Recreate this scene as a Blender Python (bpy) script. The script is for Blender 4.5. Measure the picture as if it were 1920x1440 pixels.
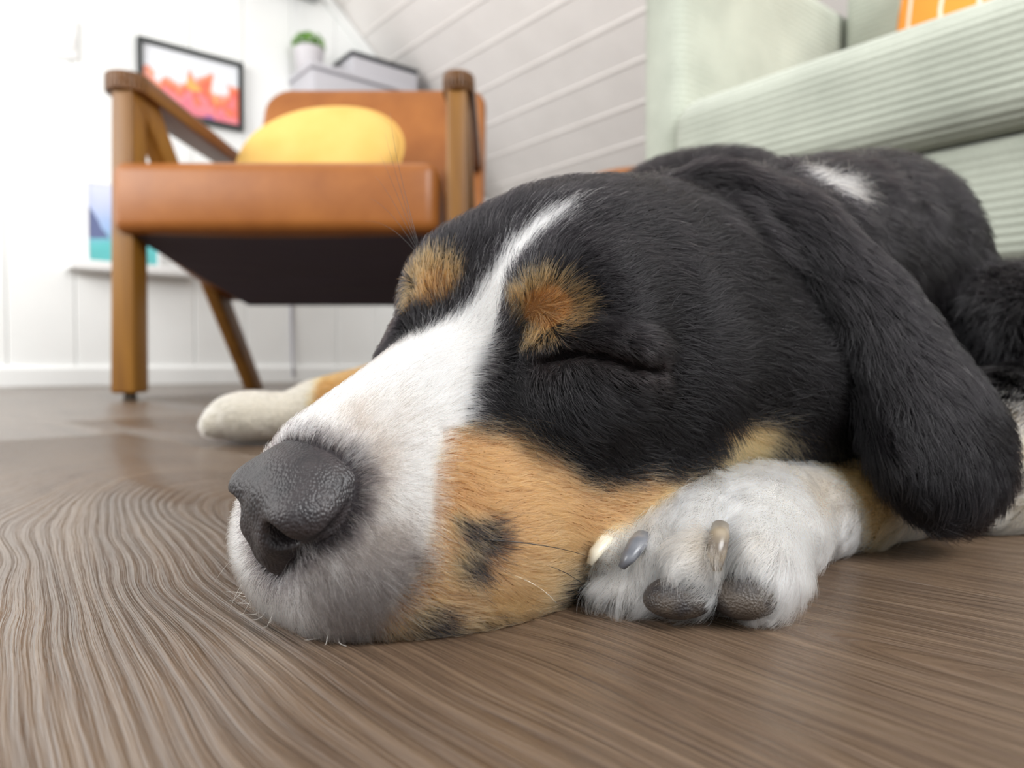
import bpy, bmesh, math, random
import numpy as np
from mathutils import Vector, Matrix
for _o in list(bpy.data.objects):
    bpy.data.objects.remove(_o)
SC = bpy.context.scene
COL = SC.collection

# ------------------------------------------------------------------ camera, world, light, exposure
CAM_H = 0.07
cam_data = bpy.data.cameras.new('camera')
cam_data.sensor_width = 36.0
cam_data.lens = 36.0 * 1332.0 / 1920.0
cam_data.clip_start = 0.01
cam_data.clip_end = 60.0
cam = bpy.data.objects.new('camera', cam_data)
COL.objects.link(cam)
PITCH = math.atan(37.0 / 1332.0)
cam.location = (0.0, 0.0, CAM_H)
cam.rotation_euler = (math.pi / 2 - PITCH, 0.0, 0.0)
SC.camera = cam
cam_data.dof.use_dof = True
cam_data.dof.focus_distance = 0.20
cam_data.dof.aperture_fstop = 11.0

SC.view_settings.view_transform = 'Standard'
SC.view_settings.look = 'None'
SC.view_settings.gamma = 1.0
SC.view_settings.use_curve_mapping = False
SC.view_settings.exposure = 0.40
SC.cycles.max_bounces = 14
SC.cycles.diffuse_bounces = 5
SC.cycles.glossy_bounces = 6
SC.cycles.transmission_bounces = 10
SC.cycles.transparent_max_bounces = 8
SC.cycles.sample_clamp_indirect = 6.0

world = bpy.data.worlds.new('daylight')
SC.world = world
world.use_nodes = True
wn = world.node_tree.nodes['Background']
wn.inputs['Color'].default_value = (0.94, 0.97, 1.0, 1.0)
wn.inputs['Strength'].default_value = 0.55

def area_light(name, loc, target, sx, sy, power, color):
    l = bpy.data.lights.new(name, 'AREA')
    l.shape = 'RECTANGLE'
    l.size, l.size_y = sx, sy
    l.energy = power
    l.color = color
    o = bpy.data.objects.new(name, l)
    o.location = loc
    d = Vector(target) - Vector(loc)
    o.rotation_euler = d.to_track_quat('-Z', 'Y').to_euler()
    COL.objects.link(o)
    return o

# daylight of the windows: one high on the right behind the camera, one behind it on the left, a glazed door in the left wall
area_light('window_daylight', (1.35, -0.7, 1.6), (0.0, 0.6, 0.1), 1.3, 1.1, 58.0, (0.99, 0.995, 1.0))
area_light('window_daylight', (-2.3, -0.5, 1.5), (0.2, 2.4, 0.9), 1.8, 1.5, 58.0, (1.0, 0.985, 0.96))
area_light('glazed_door_daylight', (-2.05, 1.15, 1.05), (0.0, 2.85, 0.85), 1.1, 1.9, 10.0, (1.0, 1.0, 1.0))

# ------------------------------------------------------------------ helpers
def sight(u, v):
    """direction from the camera through pixel (u, v) of the 1920 x 1440 frame, one metre ahead"""
    x, y = (u - 960.0) / 1332.0, (720.0 - v) / 1332.0
    c, n = math.cos(PITCH), math.sin(PITCH)
    fwd, up = c + y * n, y * c - n
    return np.array([x / fwd, 1.0, up / fwd])

def P(u, v, d):
    """the point d metres ahead of the camera that is seen at pixel (u, v)"""
    return sight(u, v) * d + np.array([0.0, 0.0, CAM_H])

ROOM_A = np.array([0.774, 0.633, 0.0])      # along the gable wall, to the right
ROOM_B = np.array([-0.633, 0.774, 0.0])     # along the room, towards the gable wall
UPV = np.array([0.0, 0.0, 1.0])

def link(name, me, parent=None, mats=(), smooth=True):
    o = bpy.data.objects.new(name, me)
    COL.objects.link(o)
    for m in mats:
        me.materials.append(m)
    if smooth:
        me.polygons.foreach_set('use_smooth', [True] * len(me.polygons))
    if parent is not None:
        o.parent = parent
    return o

def mesh_obj(name, verts, faces, mat=None, parent=None, smooth=False):
    me = bpy.data.meshes.new(name)
    me.from_pydata([tuple(map(float, v)) for v in verts], [], faces)
    me.update()
    return link(name, me, parent, [mat] if mat else [], smooth)

def tag(o, label=None, category=None, group=None, kind=None):
    for k, v in (('label', label), ('category', category), ('group', group), ('kind', kind)):
        if v:
            o[k] = v
    return o

def empty(name, loc, label, category, group=None):
    o = bpy.data.objects.new(name, None)
    o.empty_display_size = 0.05
    o.location = loc
    COL.objects.link(o)
    return tag(o, label, category, group)

class M:
    """small node-material builder"""
    def __init__(self, name, color=(0.8, 0.8, 0.8), rough=0.5, spec=0.5, **kw):
        self.mat = bpy.data.materials.new(name)
        self.mat.use_nodes = True
        self.nt = self.mat.node_tree
        self.b = self.nt.nodes['Principled BSDF']
        self.out = self.nt.nodes['Material Output']
        self.b.inputs['Base Color'].default_value = (*color, 1.0)
        self.b.inputs['Roughness'].default_value = rough
        self.b.inputs['Specular IOR Level'].default_value = spec
        for k, v in kw.items():
            self.b.inputs[k.replace('_', ' ')].default_value = v
    def n(self, kind, **kw):
        nd = self.nt.nodes.new(kind)
        for k, v in kw.items():
            if hasattr(nd, k):
                setattr(nd, k, v)
            else:
                nd.inputs[k.replace('_', ' ')].default_value = v
        return nd
    def l(self, a, b):
        self.nt.links.new(a, b)
    def coords(self, kind='Object'):
        return self.n('ShaderNodeTexCoord').outputs[kind]
    def noise(self, vec, scale, detail=3.0, rough=0.5, dist=0.0):
        nd = self.n('ShaderNodeTexNoise', Scale=scale, Detail=detail, Roughness=rough, Distortion=dist)
        if vec is not None:
            self.l(vec, nd.inputs['Vector'])
        return nd
    def mapping(self, vec, scale=(1, 1, 1), rot=(0, 0, 0), loc=(0, 0, 0)):
        nd = self.n('ShaderNodeMapping')
        nd.inputs['Scale'].default_value = scale
        nd.inputs['Rotation'].default_value = rot
        nd.inputs['Location'].default_value = loc
        self.l(vec, nd.inputs['Vector'])
        return nd.outputs['Vector']
    def ramp(self, fac, stops, interp='LINEAR'):
        nd = self.n('ShaderNodeValToRGB')
        cr = nd.color_ramp
        cr.interpolation = interp
        while len(cr.elements) > 1:
            cr.elements.remove(cr.elements[0])
        cr.elements[0].position = stops[0][0]
        cr.elements[0].color = (*stops[0][1], 1.0)
        for p, c in stops[1:]:
            e = cr.elements.new(p)
            e.color = (*c, 1.0)
        self.l(fac, nd.inputs['Fac'])
        return nd.outputs['Color']
    def math(self, op, a, b=None, c=None, clamp=False):
        nd = self.n('ShaderNodeMath')
        nd.operation = op
        nd.use_clamp = clamp
        for i, v in enumerate((a, b, c)):
            if v is None:
                continue
            if isinstance(v, (int, float)):
                nd.inputs[i].default_value = v
            else:
                self.l(v, nd.inputs[i])
        return nd.outputs[0]
    def mix(self, fac, a, b, blend='MIX'):
        nd = self.n('ShaderNodeMix')
        nd.data_type = 'RGBA'
        nd.blend_type = blend
        for i, v in ((0, fac), (6, a), (7, b)):
            if isinstance(v, (int, float)):
                nd.inputs[i].default_value = v
            elif isinstance(v, tuple):
                nd.inputs[i].default_value = (*v, 1.0)
            else:
                self.l(v, nd.inputs[i])
        return nd.outputs[2]
    def color(self, c):
        self.l(c, self.b.inputs['Base Color'])
        return self
    def bump(self, height, strength=0.3, dist=0.01):
        nd = self.n('ShaderNodeBump')
        nd.inputs['Strength'].default_value = strength
        nd.inputs['Distance'].default_value = dist
        self.l(height, nd.inputs['Height'])
        self.l(nd.outputs['Normal'], self.b.inputs['Normal'])
        return self
# ------------------------------------------------------------------ the room: floor planks, gable wall, sloping boarded ceiling
WALL0 = np.array([-1.485, 2.3, 0.0])                 # foot of the gable wall where s = 0
def W(s, z, out=0.0):
    """a point on the gable wall, s along it, out in front of it"""
    return WALL0 + s * ROOM_A - out * ROOM_B + z * UPV
_sl = ROOM_A * 0.311 - UPV * 0.272
SLOPE = _sl / np.linalg.norm(_sl)                    # down the sloping ceiling
RIDGE = WALL0 + 1.271 * ROOM_A + 1.289 * UPV
SNORM = np.cross(ROOM_B, SLOPE)
SNORM = SNORM if SNORM[0] > 0 else -SNORM            # away from the room
def ceil_z(s):
    return 1.289 - (s - 1.271) * 0.272 / 0.311

def box_pts(o, ex, ey, ez):
    o, ex, ey, ez = (np.asarray(t, float) for t in (o, ex, ey, ez))
    return [o + i * ex + j * ey + k * ez for k in (0, 1) for j in (0, 1) for i in (0, 1)]
BOXF = [(0, 2, 3, 1), (4, 5, 7, 6), (0, 1, 5, 4), (2, 6, 7, 3), (0, 4, 6, 2), (1, 3, 7, 5)]

def box_obj(name, o, ex, ey, ez, mat, parent=None, bevel=0.0, seg=2):
    ob = mesh_obj(name, box_pts(o, ex, ey, ez), BOXF, mat, parent)
    bm = bmesh.new()
    bm.from_mesh(ob.data)
    bmesh.ops.recalc_face_normals(bm, faces=bm.faces[:])
    if bevel > 0:
        bmesh.ops.bevel(bm, geom=bm.edges[:], offset=bevel, segments=seg, profile=0.6, affect='EDGES')
        for f in bm.faces:
            f.smooth = True
    bm.to_mesh(ob.data)
    bm.free()
    return ob

def prism_obj(name, poly, ext, mat, parent=None, bevel=0.0, seg=2):
    """closed prism: polygon of 3-D points pushed along ext"""
    n = len(poly)
    poly = [np.asarray(p, float) for p in poly]
    v = poly + [p + ext for p in poly]
    f = [tuple(range(n)), tuple(range(2 * n - 1, n - 1, -1))] + [(i, i + n, (i + 1) % n + n, (i + 1) % n) for i in range(n)]
    ob = mesh_obj(name, v, f, mat, parent)
    bm = bmesh.new()
    bm.from_mesh(ob.data)
    bmesh.ops.recalc_face_normals(bm, faces=bm.faces[:])
    if bevel > 0:
        bmesh.ops.bevel(bm, geom=bm.edges[:], offset=bevel, segments=seg, profile=0.6, affect='EDGES')
    bm.to_mesh(ob.data)
    bm.free()
    if bevel > 0:
        ob.data.polygons.foreach_set('use_smooth', [True] * len(ob.data.polygons))
    return ob

# ---- floor
fm = M('oak_vinyl', (0.17, 0.12, 0.085), 0.26, 0.5)
_c = fm.coords()
_sep = fm.n('ShaderNodeSeparateXYZ')
fm.l(_c, _sep.inputs[0])
_oi = fm.n('ShaderNodeObjectInfo')
_sc = fm.n('ShaderNodeSeparateColor')
fm.l(_oi.outputs['Color'], _sc.inputs[0])
_seed = fm.n('ShaderNodeCombineXYZ')
fm.l(fm.math('MULTIPLY', _sc.outputs[2], 37.0), _seed.inputs[2])
_vadd = fm.n('ShaderNodeVectorMath')
fm.l(_c, _vadd.inputs[0])
fm.l(_seed.outputs[0], _vadd.inputs[1])
_base = _vadd.outputs[0]
_w1 = fm.noise(fm.mapping(_base, (4.0, 11.0, 1.0)), 1.0, 2.0)
_w2 = fm.noise(fm.mapping(_base, (10.0, 40.0, 1.0)), 1.0, 2.0)
_p0 = _p = fm.math('SUBTRACT', _sep.outputs[0], fm.math('MULTIPLY_ADD', _sc.outputs[0], 2.0, -1.0))
_q = fm.math('SUBTRACT', _sep.outputs[1], fm.math('MULTIPLY_ADD', _sc.outputs[1], 0.4, -0.2))
_q = fm.math('ADD', _q, fm.math('MULTIPLY_ADD', _w1.outputs['Fac'], 0.05, -0.025))
_p = fm.math('MULTIPLY', fm.math('SUBTRACT', 1.0, fm.math('EXPONENT', fm.math('MULTIPLY', _p, -6.0))), 0.1667)
_rr = fm.math('SQRT', fm.math('ADD', fm.math('MULTIPLY', _q, _q), 0.00022))
_F = fm.math('SUBTRACT', _rr, fm.math('MULTIPLY', _p, 0.48))
_F = fm.math('ADD', _F, fm.math('MULTIPLY_ADD', _w2.outputs['Fac'], 0.0020, -0.0010))
_comb = fm.n('ShaderNodeCombineXYZ')
fm.l(fm.math('MULTIPLY', _F, 1.0), _comb.inputs[0])
fm.l(_p0, _comb.inputs[1])
fm.l(fm.math('MULTIPLY', _sc.outputs[2], 9.0), _comb.inputs[2])
_ring = fm.noise(fm.mapping(_comb.outputs[0], (120.0, 3.5, 1.0)), 1.0, 2.0, 0.55)
_fine = fm.noise(fm.mapping(_comb.outputs[0], (1000.0, 20.0, 1.0)), 1.0, 3.0, 0.6)
_broad = fm.noise(fm.mapping(_comb.outputs[0], (45.0, 2.5, 1.0)), 1.0, 2.0, 0.5)
_patch = fm.noise(fm.mapping(_base, (5.0, 16.0, 1.0)), 1.0, 3.0)
_t = fm.math('ADD', fm.math('MULTIPLY', _ring.outputs['Fac'], 0.26), fm.math('MULTIPLY', _fine.outputs['Fac'], 0.50))
_t = fm.math('ADD', _t, fm.math('MULTIPLY', _broad.outputs['Fac'], 0.32))
_t = fm.math('ADD', _t, fm.math('MULTIPLY_ADD', _patch.outputs['Fac'], 0.22, -0.16))
fm.color(fm.ramp(_t, [(0.30, (0.050, 0.031, 0.020)), (0.44, (0.092, 0.060, 0.039)), (0.56, (0.132, 0.089, 0.058)), (0.76, (0.205, 0.143, 0.092))]))
_ridge = fm.math('PINGPONG', fm.math('MULTIPLY', _F, 200.0), 0.5)
_bh = fm.math('ADD', fm.math('MULTIPLY', _fine.outputs['Fac'], 0.7), fm.math('MULTIPLY', fm.math('ADD', _ridge, _ring.outputs['Fac']), 0.75))
fm.bump(_bh, 0.75, 0.0018)
FLOOR_MAT = fm.mat
SUB_MAT = M('floor_joint', (0.05, 0.038, 0.03), 0.8).mat

floor = box_obj('floor', (-4.2, -1.6, -0.03), (8.4, 0, 0), (0, 6.6, 0), (0, 0, 0.022), SUB_MAT)
tag(floor, kind='structure')
PG = np.array([0.727, -0.687, 0.0])                  # along the planks, towards the right of the camera
PQ = np.array([0.687, 0.727, 0.0])
PW, PL = 0.265, 1.30
_plank_me = None
def plank_mesh():
    L, w, g, b = PL, PW, 0.0001, 0.00025
    x0, x1, y0, y1 = g, L - g, g, w - g
    v = [(x0, y0, -0.008), (x1, y0, -0.008), (x1, y1, -0.008), (x0, y1, -0.008),
         (x0, y0, -b), (x1, y0, -b), (x1, y1, -b), (x0, y1, -b),
         (x0 + b, y0 + b, 0), (x1 - b, y0 + b, 0), (x1 - b, y1 - b, 0), (x0 + b, y1 - b, 0)]
    f = [(8, 9, 10, 11)]
    for i in range(4):
        j = (i + 1) % 4
        f += [(i, j, j + 4, i + 4), (i + 4, j + 4, j + 8, i + 8)]
    me = bpy.data.meshes.new('plank')
    me.from_pydata(v, [], f)
    me.materials.append(FLOOR_MAT)
    return me
_plank_me = plank_mesh()
_rp = random.Random(5)
_rot = math.atan2(PG[1], PG[0])
_heart = PG * -0.40 + PQ * 0.185              # heart of the flame figure beside the muzzle
for row in range(-14, 17):
    q0 = -0.012 + row * PW
    off = {0: -0.78, 1: -0.99}.get(row, -0.55 + _rp.choice((0.22, 0.48, 0.74, 1.0, 1.19)))
    for k in range(-4, 5):
        p0 = off + k * PL
        c = PG * (p0 + PL / 2) + PQ * (q0 + PW / 2)
        if not (-3.4 < c[0] < 3.4 and -1.0 < c[1] < 4.4):
            continue
        if (c - WALL0) @ ROOM_B > -0.05 + 0.65:
            continue
        o = bpy.data.objects.new('plank', _plank_me)
        COL.objects.link(o)
        org = PG * p0 + PQ * q0
        o.location = org
        o.rotation_euler = (0, 0, _rot)
        if row == 0 and k == 0:
            hp_, hq_ = (_heart - org) @ PG, (_heart - org) @ PQ
        else:
            hp_, hq_ = _rp.uniform(-0.9, 0.9), _rp.uniform(-0.15, 0.15)
        o.color = ((hp_ + 1) / 2, (hq_ + 0.2) / 0.4, _rp.random(), 1.0)
        o.parent = floor

# ---- gable wall of upright boards
wm = M('white_paint', (0.84, 0.85, 0.835), 0.55, 0.3)
_n = wm.noise(wm.coords(), 6.0, 3.0)
wm.color(wm.ramp(_n.outputs['Fac'], [(0.3, (0.82, 0.83, 0.815)), (0.7, (0.86, 0.87, 0.855))]))
WHITE_PAINT = wm.mat
wall = prism_obj('wall_back', [W(-1.6, -0.02, -0.03), W(2.75, -0.02, -0.03), W(2.75, 0.0, -0.03), W(-0.35, 2.72, -0.03), W(-1.6, 2.72, -0.03)], 0.012 * -ROOM_B, M('wall_joint', (0.84, 0.84, 0.83), 0.7).mat)
tag(wall, kind='structure')
BW = 0.185
s = -1.6
while s < 2.6:
    a, b = s + 0.0008, min(s + BW - 0.0008, 2.7)
    za, zb = min(2.7, ceil_z(a)), min(2.7, ceil_z(b))
    front = [W(a + 0.003, 0, 0), W(b - 0.003, 0, 0), W(b - 0.003, zb, 0), W(a + 0.003, za, 0)]
    back = [W(a, 0, -0.018), W(b, 0, -0.018), W(b, zb, -0.018), W(a, za, -0.018)]
    mid = [W(a, 0, -0.004), W(b, 0, -0.004), W(b, zb, -0.004), W(a, za, -0.003)]
    v = front + mid + back
    f = [(0, 1, 2, 3), (1, 0, 4, 5), (3, 2, 6, 7), (0, 3, 7, 4), (2, 1, 5, 6), (5, 4, 8, 9), (7, 6, 10, 11), (4, 7, 11, 8), (6, 5, 9, 10)]
    mesh_obj('board', v, f, WHITE_PAINT, wall)
    s += BW
base = prism_obj('baseboard_back', [W(-1.6, 0.0, 0.016), W(-1.6, 0.055, 0.016), W(-1.6, 0.066, 0.006), W(-1.6, 0.066, 0.0), W(-1.6, 0.0, 0.0)], ROOM_A * 4.2, WHITE_PAINT)
tag(base, kind='structure')

# ---- sloping ceiling of long boards, shiplapped
cm_ = M('white_board', (0.80, 0.765, 0.74), 0.5, 0.3)
_n = cm_.noise(cm_.mapping(cm_.coords(), (2, 2, 2)), 3.0, 4.0)
cm_.color(cm_.ramp(_n.outputs['Fac'], [(0.3, (0.83, 0.795, 0.765)), (0.7, (0.89, 0.855, 0.825))]))
def CP(d, t, out=0.0):
    """a point on the sloping ceiling: d down the slope, t towards the camera end, out above it"""
    return RIDGE + d * SLOPE - t * ROOM_B + out * SNORM
ceiling = prism_obj('ceiling', [CP(-1.7, -0.05, 0.03), CP(1.98, -0.05, 0.03), CP(1.98, 4.2, 0.03), CP(-1.7, 4.2, 0.03)], 0.02 * SNORM, M('ceiling_joint', (0.8, 0.78, 0.76), 0.8).mat)
tag(ceiling, kind='structure')
PB = 0.1375
for i in range(-12, 14):
    d0 = 0.061 + i * PB
    d1 = d0 + PB
    prof = [(d0, 0.0), (d1 - 0.016, 0.0), (d1 - 0.013, 0.002), (d1 - 0.010, -0.0032), (d1 - 0.003, -0.0032), (d1, 0.0), (d1, 0.026), (d0, 0.026)]
    prism_obj('plank', [CP(a, -0.02, o) for a, o in prof], -ROOM_B * 4.1, cm_.mat, ceiling)
trim = prism_obj('trim_1', [CP(-1.6, -0.002, -0.006), CP(1.9, -0.002, -0.006), CP(1.9, -0.002, -0.045), CP(-1.6, -0.002, -0.045)], -ROOM_B * 0.018, WHITE_PAINT)
tag(trim, kind='structure')
# ------------------------------------------------------------------ furniture
def finish(o, smooth=True):
    if smooth:
        o.data.polygons.foreach_set('use_smooth', [True] * len(o.data.polygons))
    return o

def wood_mat(name, dark, light, scale=(6, 6, 60), rough=0.42):
    m = M(name, light, rough, 0.45)
    n = m.noise(m.mapping(m.coords(), scale), 1.0, 4.0, 0.6, 0.6)
    m.color(m.ramp(n.outputs['Fac'], [(0.3, dark), (0.7, light)]))
    m.bump(n.outputs['Fac'], 0.1, 0.002)
    return m.mat
WALNUT = wood_mat('honey_wood', (0.16, 0.064, 0.009), (0.25, 0.110, 0.014), (40, 40, 3))
ARM_WOOD = wood_mat('arm_wood', (0.12, 0.048, 0.012), (0.19, 0.080, 0.021), (40, 3, 40), 0.35)
lm = M('tan_leather', (0.30, 0.11, 0.03), 0.40, 0.45)
_n = lm.noise(lm.coords(), 9.0, 5.0, 0.6)
lm.color(lm.ramp(_n.outputs['Fac'], [(0.32, (0.25, 0.080, 0.015)), (0.68, (0.335, 0.118, 0.024))]))
_n2 = lm.noise(lm.coords(), 320.0, 2.0)
lm.bump(_n2.outputs['Fac'], 0.15, 0.001)
LEATHER = lm.mat
um = M('black_lining', (0.085, 0.072, 0.098), 0.65, 0.3)
_n = um.noise(um.mapping(um.coords(), (4, 14, 14)), 1.0, 2.0)
um.bump(_n.outputs['Fac'], 0.4, 0.02)
LINING = um.mat

def soft_box(name, lo, hi, mat, parent, r=0.03, puff=0.0, cuts=7, fn=None):
    """rounded, slightly puffed upholstered block"""
    bm = bmesh.new()
    bmesh.ops.create_cube(bm, size=1.0)
    lo, hi = np.array(lo), np.array(hi)
    for v in bm.verts:
        v.co = Vector(lo + (np.array(v.co) + 0.5) * (hi - lo))
    bmesh.ops.bevel(bm, geom=bm.edges[:], offset=r, segments=4, profile=0.5, affect='EDGES')
    bmesh.ops.subdivide_edges(bm, edges=[e for e in bm.edges if e.calc_length() > 0.12], cuts=cuts, use_grid_fill=True)
    c, h = (lo + hi) / 2, (hi - lo) / 2
    for v in bm.verts:
        q = (np.array(v.co) - c) / h
        w = [(1 - q[1] ** 2) * (1 - q[2] ** 2), (1 - q[0] ** 2) * (1 - q[2] ** 2), (1 - q[0] ** 2) * (1 - q[1] ** 2)]
        for i in range(3):
            if abs(q[i]) > 0.97:
                v.co[i] += math.copysign(puff * max(0.0, w[i]), q[i])
        if fn:
            v.co = Vector(fn(np.array(v.co)))
    me = bpy.data.meshes.new(name)
    bm.to_mesh(me)
    bm.free()
    return link(name, me, parent, [mat])

def child(o, root):
    o.parent = root
    o.matrix_parent_inverse = Matrix.Translation(root.location).inverted()
    return o

def stick(name, a, b, wx, wy, mat, root, top=(1, 1), bevel=0.006):
    """tapered square rod between a and b; sides wx across x and wy across y"""
    a, b = np.array(a, float), np.array(b, float)
    v = []
    for p, (sx, sy) in ((a, (1, 1)), (b, top)):
        for i, j in ((-1, -1), (1, -1), (1, 1), (-1, 1)):
            v.append(p + np.array([i * wx / 2 * sx, j * wy / 2 * sy, 0]))
    f = [(3, 2, 1, 0), (4, 5, 6, 7)] + [(i, (i + 1) % 4, (i + 1) % 4 + 4, i + 4) for i in range(4)]
    ob = mesh_obj(name, v, f, mat)
    bm = bmesh.new()
    bm.from_mesh(ob.data)
    bmesh.ops.recalc_face_normals(bm, faces=bm.faces[:])
    bmesh.ops.bevel(bm, geom=bm.edges[:], offset=bevel, segments=2, profile=0.6, affect='EDGES')
    bm.to_mesh(ob.data)
    bm.free()
    finish(ob)
    return child(ob, root)

def lathe(name, prof, mat, n=24, loc=(0, 0, 0), root=None, smooth=True):
    v, f = [], []
    for r, z in prof:
        for i in range(n):
            a = 2 * math.pi * i / n
            v.append((loc[0] + r * math.cos(a), loc[1] + r * math.sin(a), loc[2] + z))
    for k in range(len(prof) - 1):
        for i in range(n):
            j = (i + 1) % n
            f.append((k * n + i, k * n + j, (k + 1) * n + j, (k + 1) * n + i))
    f.append(tuple(range(n - 1, -1, -1)))
    f.append(tuple((len(prof) - 1) * n + i for i in range(n)))
    ob = mesh_obj(name, v, f, mat, None, smooth)
    return child(ob, root) if root else ob

# ---- armchair
chair = empty('armchair', (-0.43, 1.68, 0.0), 'tan leather armchair with a wooden frame and black underside', 'armchair')
BRASS = M('glide_metal', (0.10, 0.085, 0.07), 0.4, 0.5, Metallic=1.0).mat
for x, cx in ((-0.748, -0.738), (-0.104, -0.105)):
    stick('front_leg', (x, 1.39, 0.014), (cx, 1.385, 0.60), 0.046, 0.058, WALNUT, chair, (0.84, 1.0))
    lathe('glide', [(0.011, 0.0), (0.013, 0.002), (0.011, 0.0145)], BRASS, 14, (x, 1.39, 0.0), chair)
    stick('rear_leg', (x + 0.004, 2.05, 0.0), (cx + 0.004, 1.415, 0.592), 0.034, 0.072, WALNUT, chair, (1, 1.25))
for x, w in ((-0.741, 0.080), (-0.103, 0.062)):
    n, v, f = 14, [], []
    # armrest: long rounded board with a round front end
    prof = []
    for i in range(n + 1):
        a = math.pi + math.pi * i / n
        prof.append((x + w / 2 * math.cos(a), 1.385 + 0.040 * math.sin(a)))
    prof += [(x + w / 2 * 0.7, 1.93), (x - w / 2 * 0.7, 1.93)]
    ar = prism_obj('armrest', [(px, py, 0.588) for px, py in prof], np.array([0, 0, 0.036]), ARM_WOOD, None, 0.006)
    child(ar, chair)
seat = soft_box('seat', (-0.752, 1.335, 0.318), (-0.141, 1.86, 0.450), LEATHER, None, 0.022, 0.010, 7,
                lambda p: np.array([p[0], p[1], p[2] - max(0.0, p[1] - 1.42) * 0.20]))
child(seat, chair)
# black lining below the seat, falling towards the back
_l = [(-0.738, 1.352, 0.322), (-0.152, 1.352, 0.322), (-0.165, 1.80, 0.218), (-0.665, 1.80, 0.218), (-0.735, 1.86, 0.30), (-0.150, 1.86, 0.30)]
ln = mesh_obj('seat_lining', [_l[0], _l[1], _l[2], _l[3], _l[5], _l[4], (-0.738, 1.36, 0.33), (-0.152, 1.36, 0.33)], [(3, 2, 1, 0), (3, 5, 4, 2), (0, 6, 5, 3), (1, 2, 4, 7), (0, 1, 7, 6), (6, 7, 4, 5)], LINING)
child(ln, chair)
_bk = []
for (x0, z0, r) in ((-0.69, 0.845, 0.07), (-0.075, 0.845, 0.045)):
    for i in range(7):
        a = (math.pi - i * math.pi / 12) if x0 < -0.4 else (math.pi / 2 - i * math.pi / 12)
        cx_, cz_ = (x0 + r, z0 - r) if x0 < -0.4 else (x0 - r, z0 - r)
        _bk.append((cx_ + r * math.cos(a), cz_ + r * math.sin(a)))
_bk += [(-0.075, 0.27), (-0.69, 0.27)]
def _lean(z):
    return 1.80 + (z - 0.30) * 0.40
bk = prism_obj('backrest', [np.array([x, _lean(z), z]) for x, z in _bk], np.array([0, 0.085, -0.02]), LEATHER, None, 0.018, 3)
child(bk, chair)

# yellow cushion on the chair
ym = M('yellow_felt', (0.86, 0.55, 0.10), 0.9, 0.1)
_n = ym.noise(ym.coords(), 14.0, 4.0)
ym.color(ym.ramp(_n.outputs['Fac'], [(0.3, (0.70, 0.44, 0.125)), (0.7, (0.77, 0.50, 0.16))]))
_n2 = ym.noise(ym.coords(), 500.0, 2.0)
ym.bump(_n2.outputs['Fac'], 0.3, 0.001)
yc = empty('yellow_cushion', (-0.468, 1.70, 0.40), 'round yellow felt cushion leaning on the leather armchair back', 'cushion')
def pillow(name, c, right, up, nrm, hw, hh, th, mat, power, root, n=48, m=12, skew=0.0):
    v, f = [], []
    right, up, nrm, c = (np.array(t, float) for t in (right, up, nrm, c))
    for side in (1, -1):
        for k in range(m + 1):
            r = k / m
            for i in range(n):
                a = 2 * math.pi * i / n
                ca, sa = math.cos(a), math.sin(a)
                x = math.copysign(abs(ca) ** (2 / power), ca)
                y = math.copysign(abs(sa) ** (2 / power), sa)
                bulge = th * (1 - r ** 2.4) ** 0.6
                v.append(c + right * (x * r * hw + skew * y * r * hw) + up * y * r * hh + nrm * side * bulge)
    N = n * (m + 1)
    for s in (0, 1):
        for k in range(m):
            for i in range(n):
                j = (i + 1) % n
                q = (s * N + k * n + i, s * N + k * n + j, s * N + (k + 1) * n + j, s * N + (k + 1) * n + i)
                f.append(q if s == 0 else q[::-1])
    ob = mesh_obj(name, v, f, mat, None, True)
    bm = bmesh.new()
    bm.from_mesh(ob.data)
    bmesh.ops.remove_doubles(bm, verts=bm.verts[:], dist=0.0006)
    bmesh.ops.recalc_face_normals(bm, faces=bm.faces[:])
    bm.to_mesh(ob.data)
    bm.free()
    finish(ob)
    return child(ob, root) if root else ob
pillow('cover', (-0.462, 1.725, 0.568), (1, 0, 0.03), (0, 0.36, 0.93), (0, -0.93, 0.36), 0.196, 0.146, 0.056, ym.mat, 2.15, yc, skew=0.10)
_n = 48
_ring = []
for i in range(_n):
    a = 2 * math.pi * i / _n
    x, y = math.copysign(abs(math.cos(a)) ** (2 / 2.15), math.cos(a)), math.copysign(abs(math.sin(a)) ** (2 / 2.15), math.sin(a))
    _ring.append(np.array([-0.462, 1.725, 0.568]) + np.array([1, 0, 0.03]) * (x * 0.197 + 0.1 * y * 0.196) + np.array([0, 0.36, 0.93]) * y * 0.147)
def tube(name, path, radii, mat, n=8, closed=False, root=None, flat=1.0):
    path = [np.asarray(p, float) for p in path]
    v, f = [], []
    m = len(path)
    ref = np.array([0.13, 0.21, 0.97])
    for i, p in enumerate(path):
        t = path[(i + 1) % m if closed else min(i + 1, m - 1)] - path[(i - 1) % m if closed else max(i - 1, 0)]
        t /= np.linalg.norm(t)
        a = np.cross(t, ref)
        a /= np.linalg.norm(a)
        b = np.cross(t, a)
        r = radii[i] if hasattr(radii, '__len__') else radii
        for j in range(n):
            g = 2 * math.pi * j / n
            v.append(p + a * r * math.cos(g) + b * r * flat * math.sin(g))
    for i in range(m if closed else m - 1):
        k = (i + 1) % m
        for j in range(n):
            l = (j + 1) % n
            f.append((i * n + j, i * n + l, k * n + l, k * n + j))
    if not closed:
        f.append(tuple(range(n - 1, -1, -1)))
        f.append(tuple((m - 1) * n + j for j in range(n)))
    ob = mesh_obj(name, v, f, mat, None, True)
    bm = bmesh.new()
    bm.from_mesh(ob.data)
    bmesh.ops.recalc_face_normals(bm, faces=bm.faces[:])
    bm.to_mesh(ob.data)
    bm.free()
    return child(ob, root) if root else ob
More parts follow.
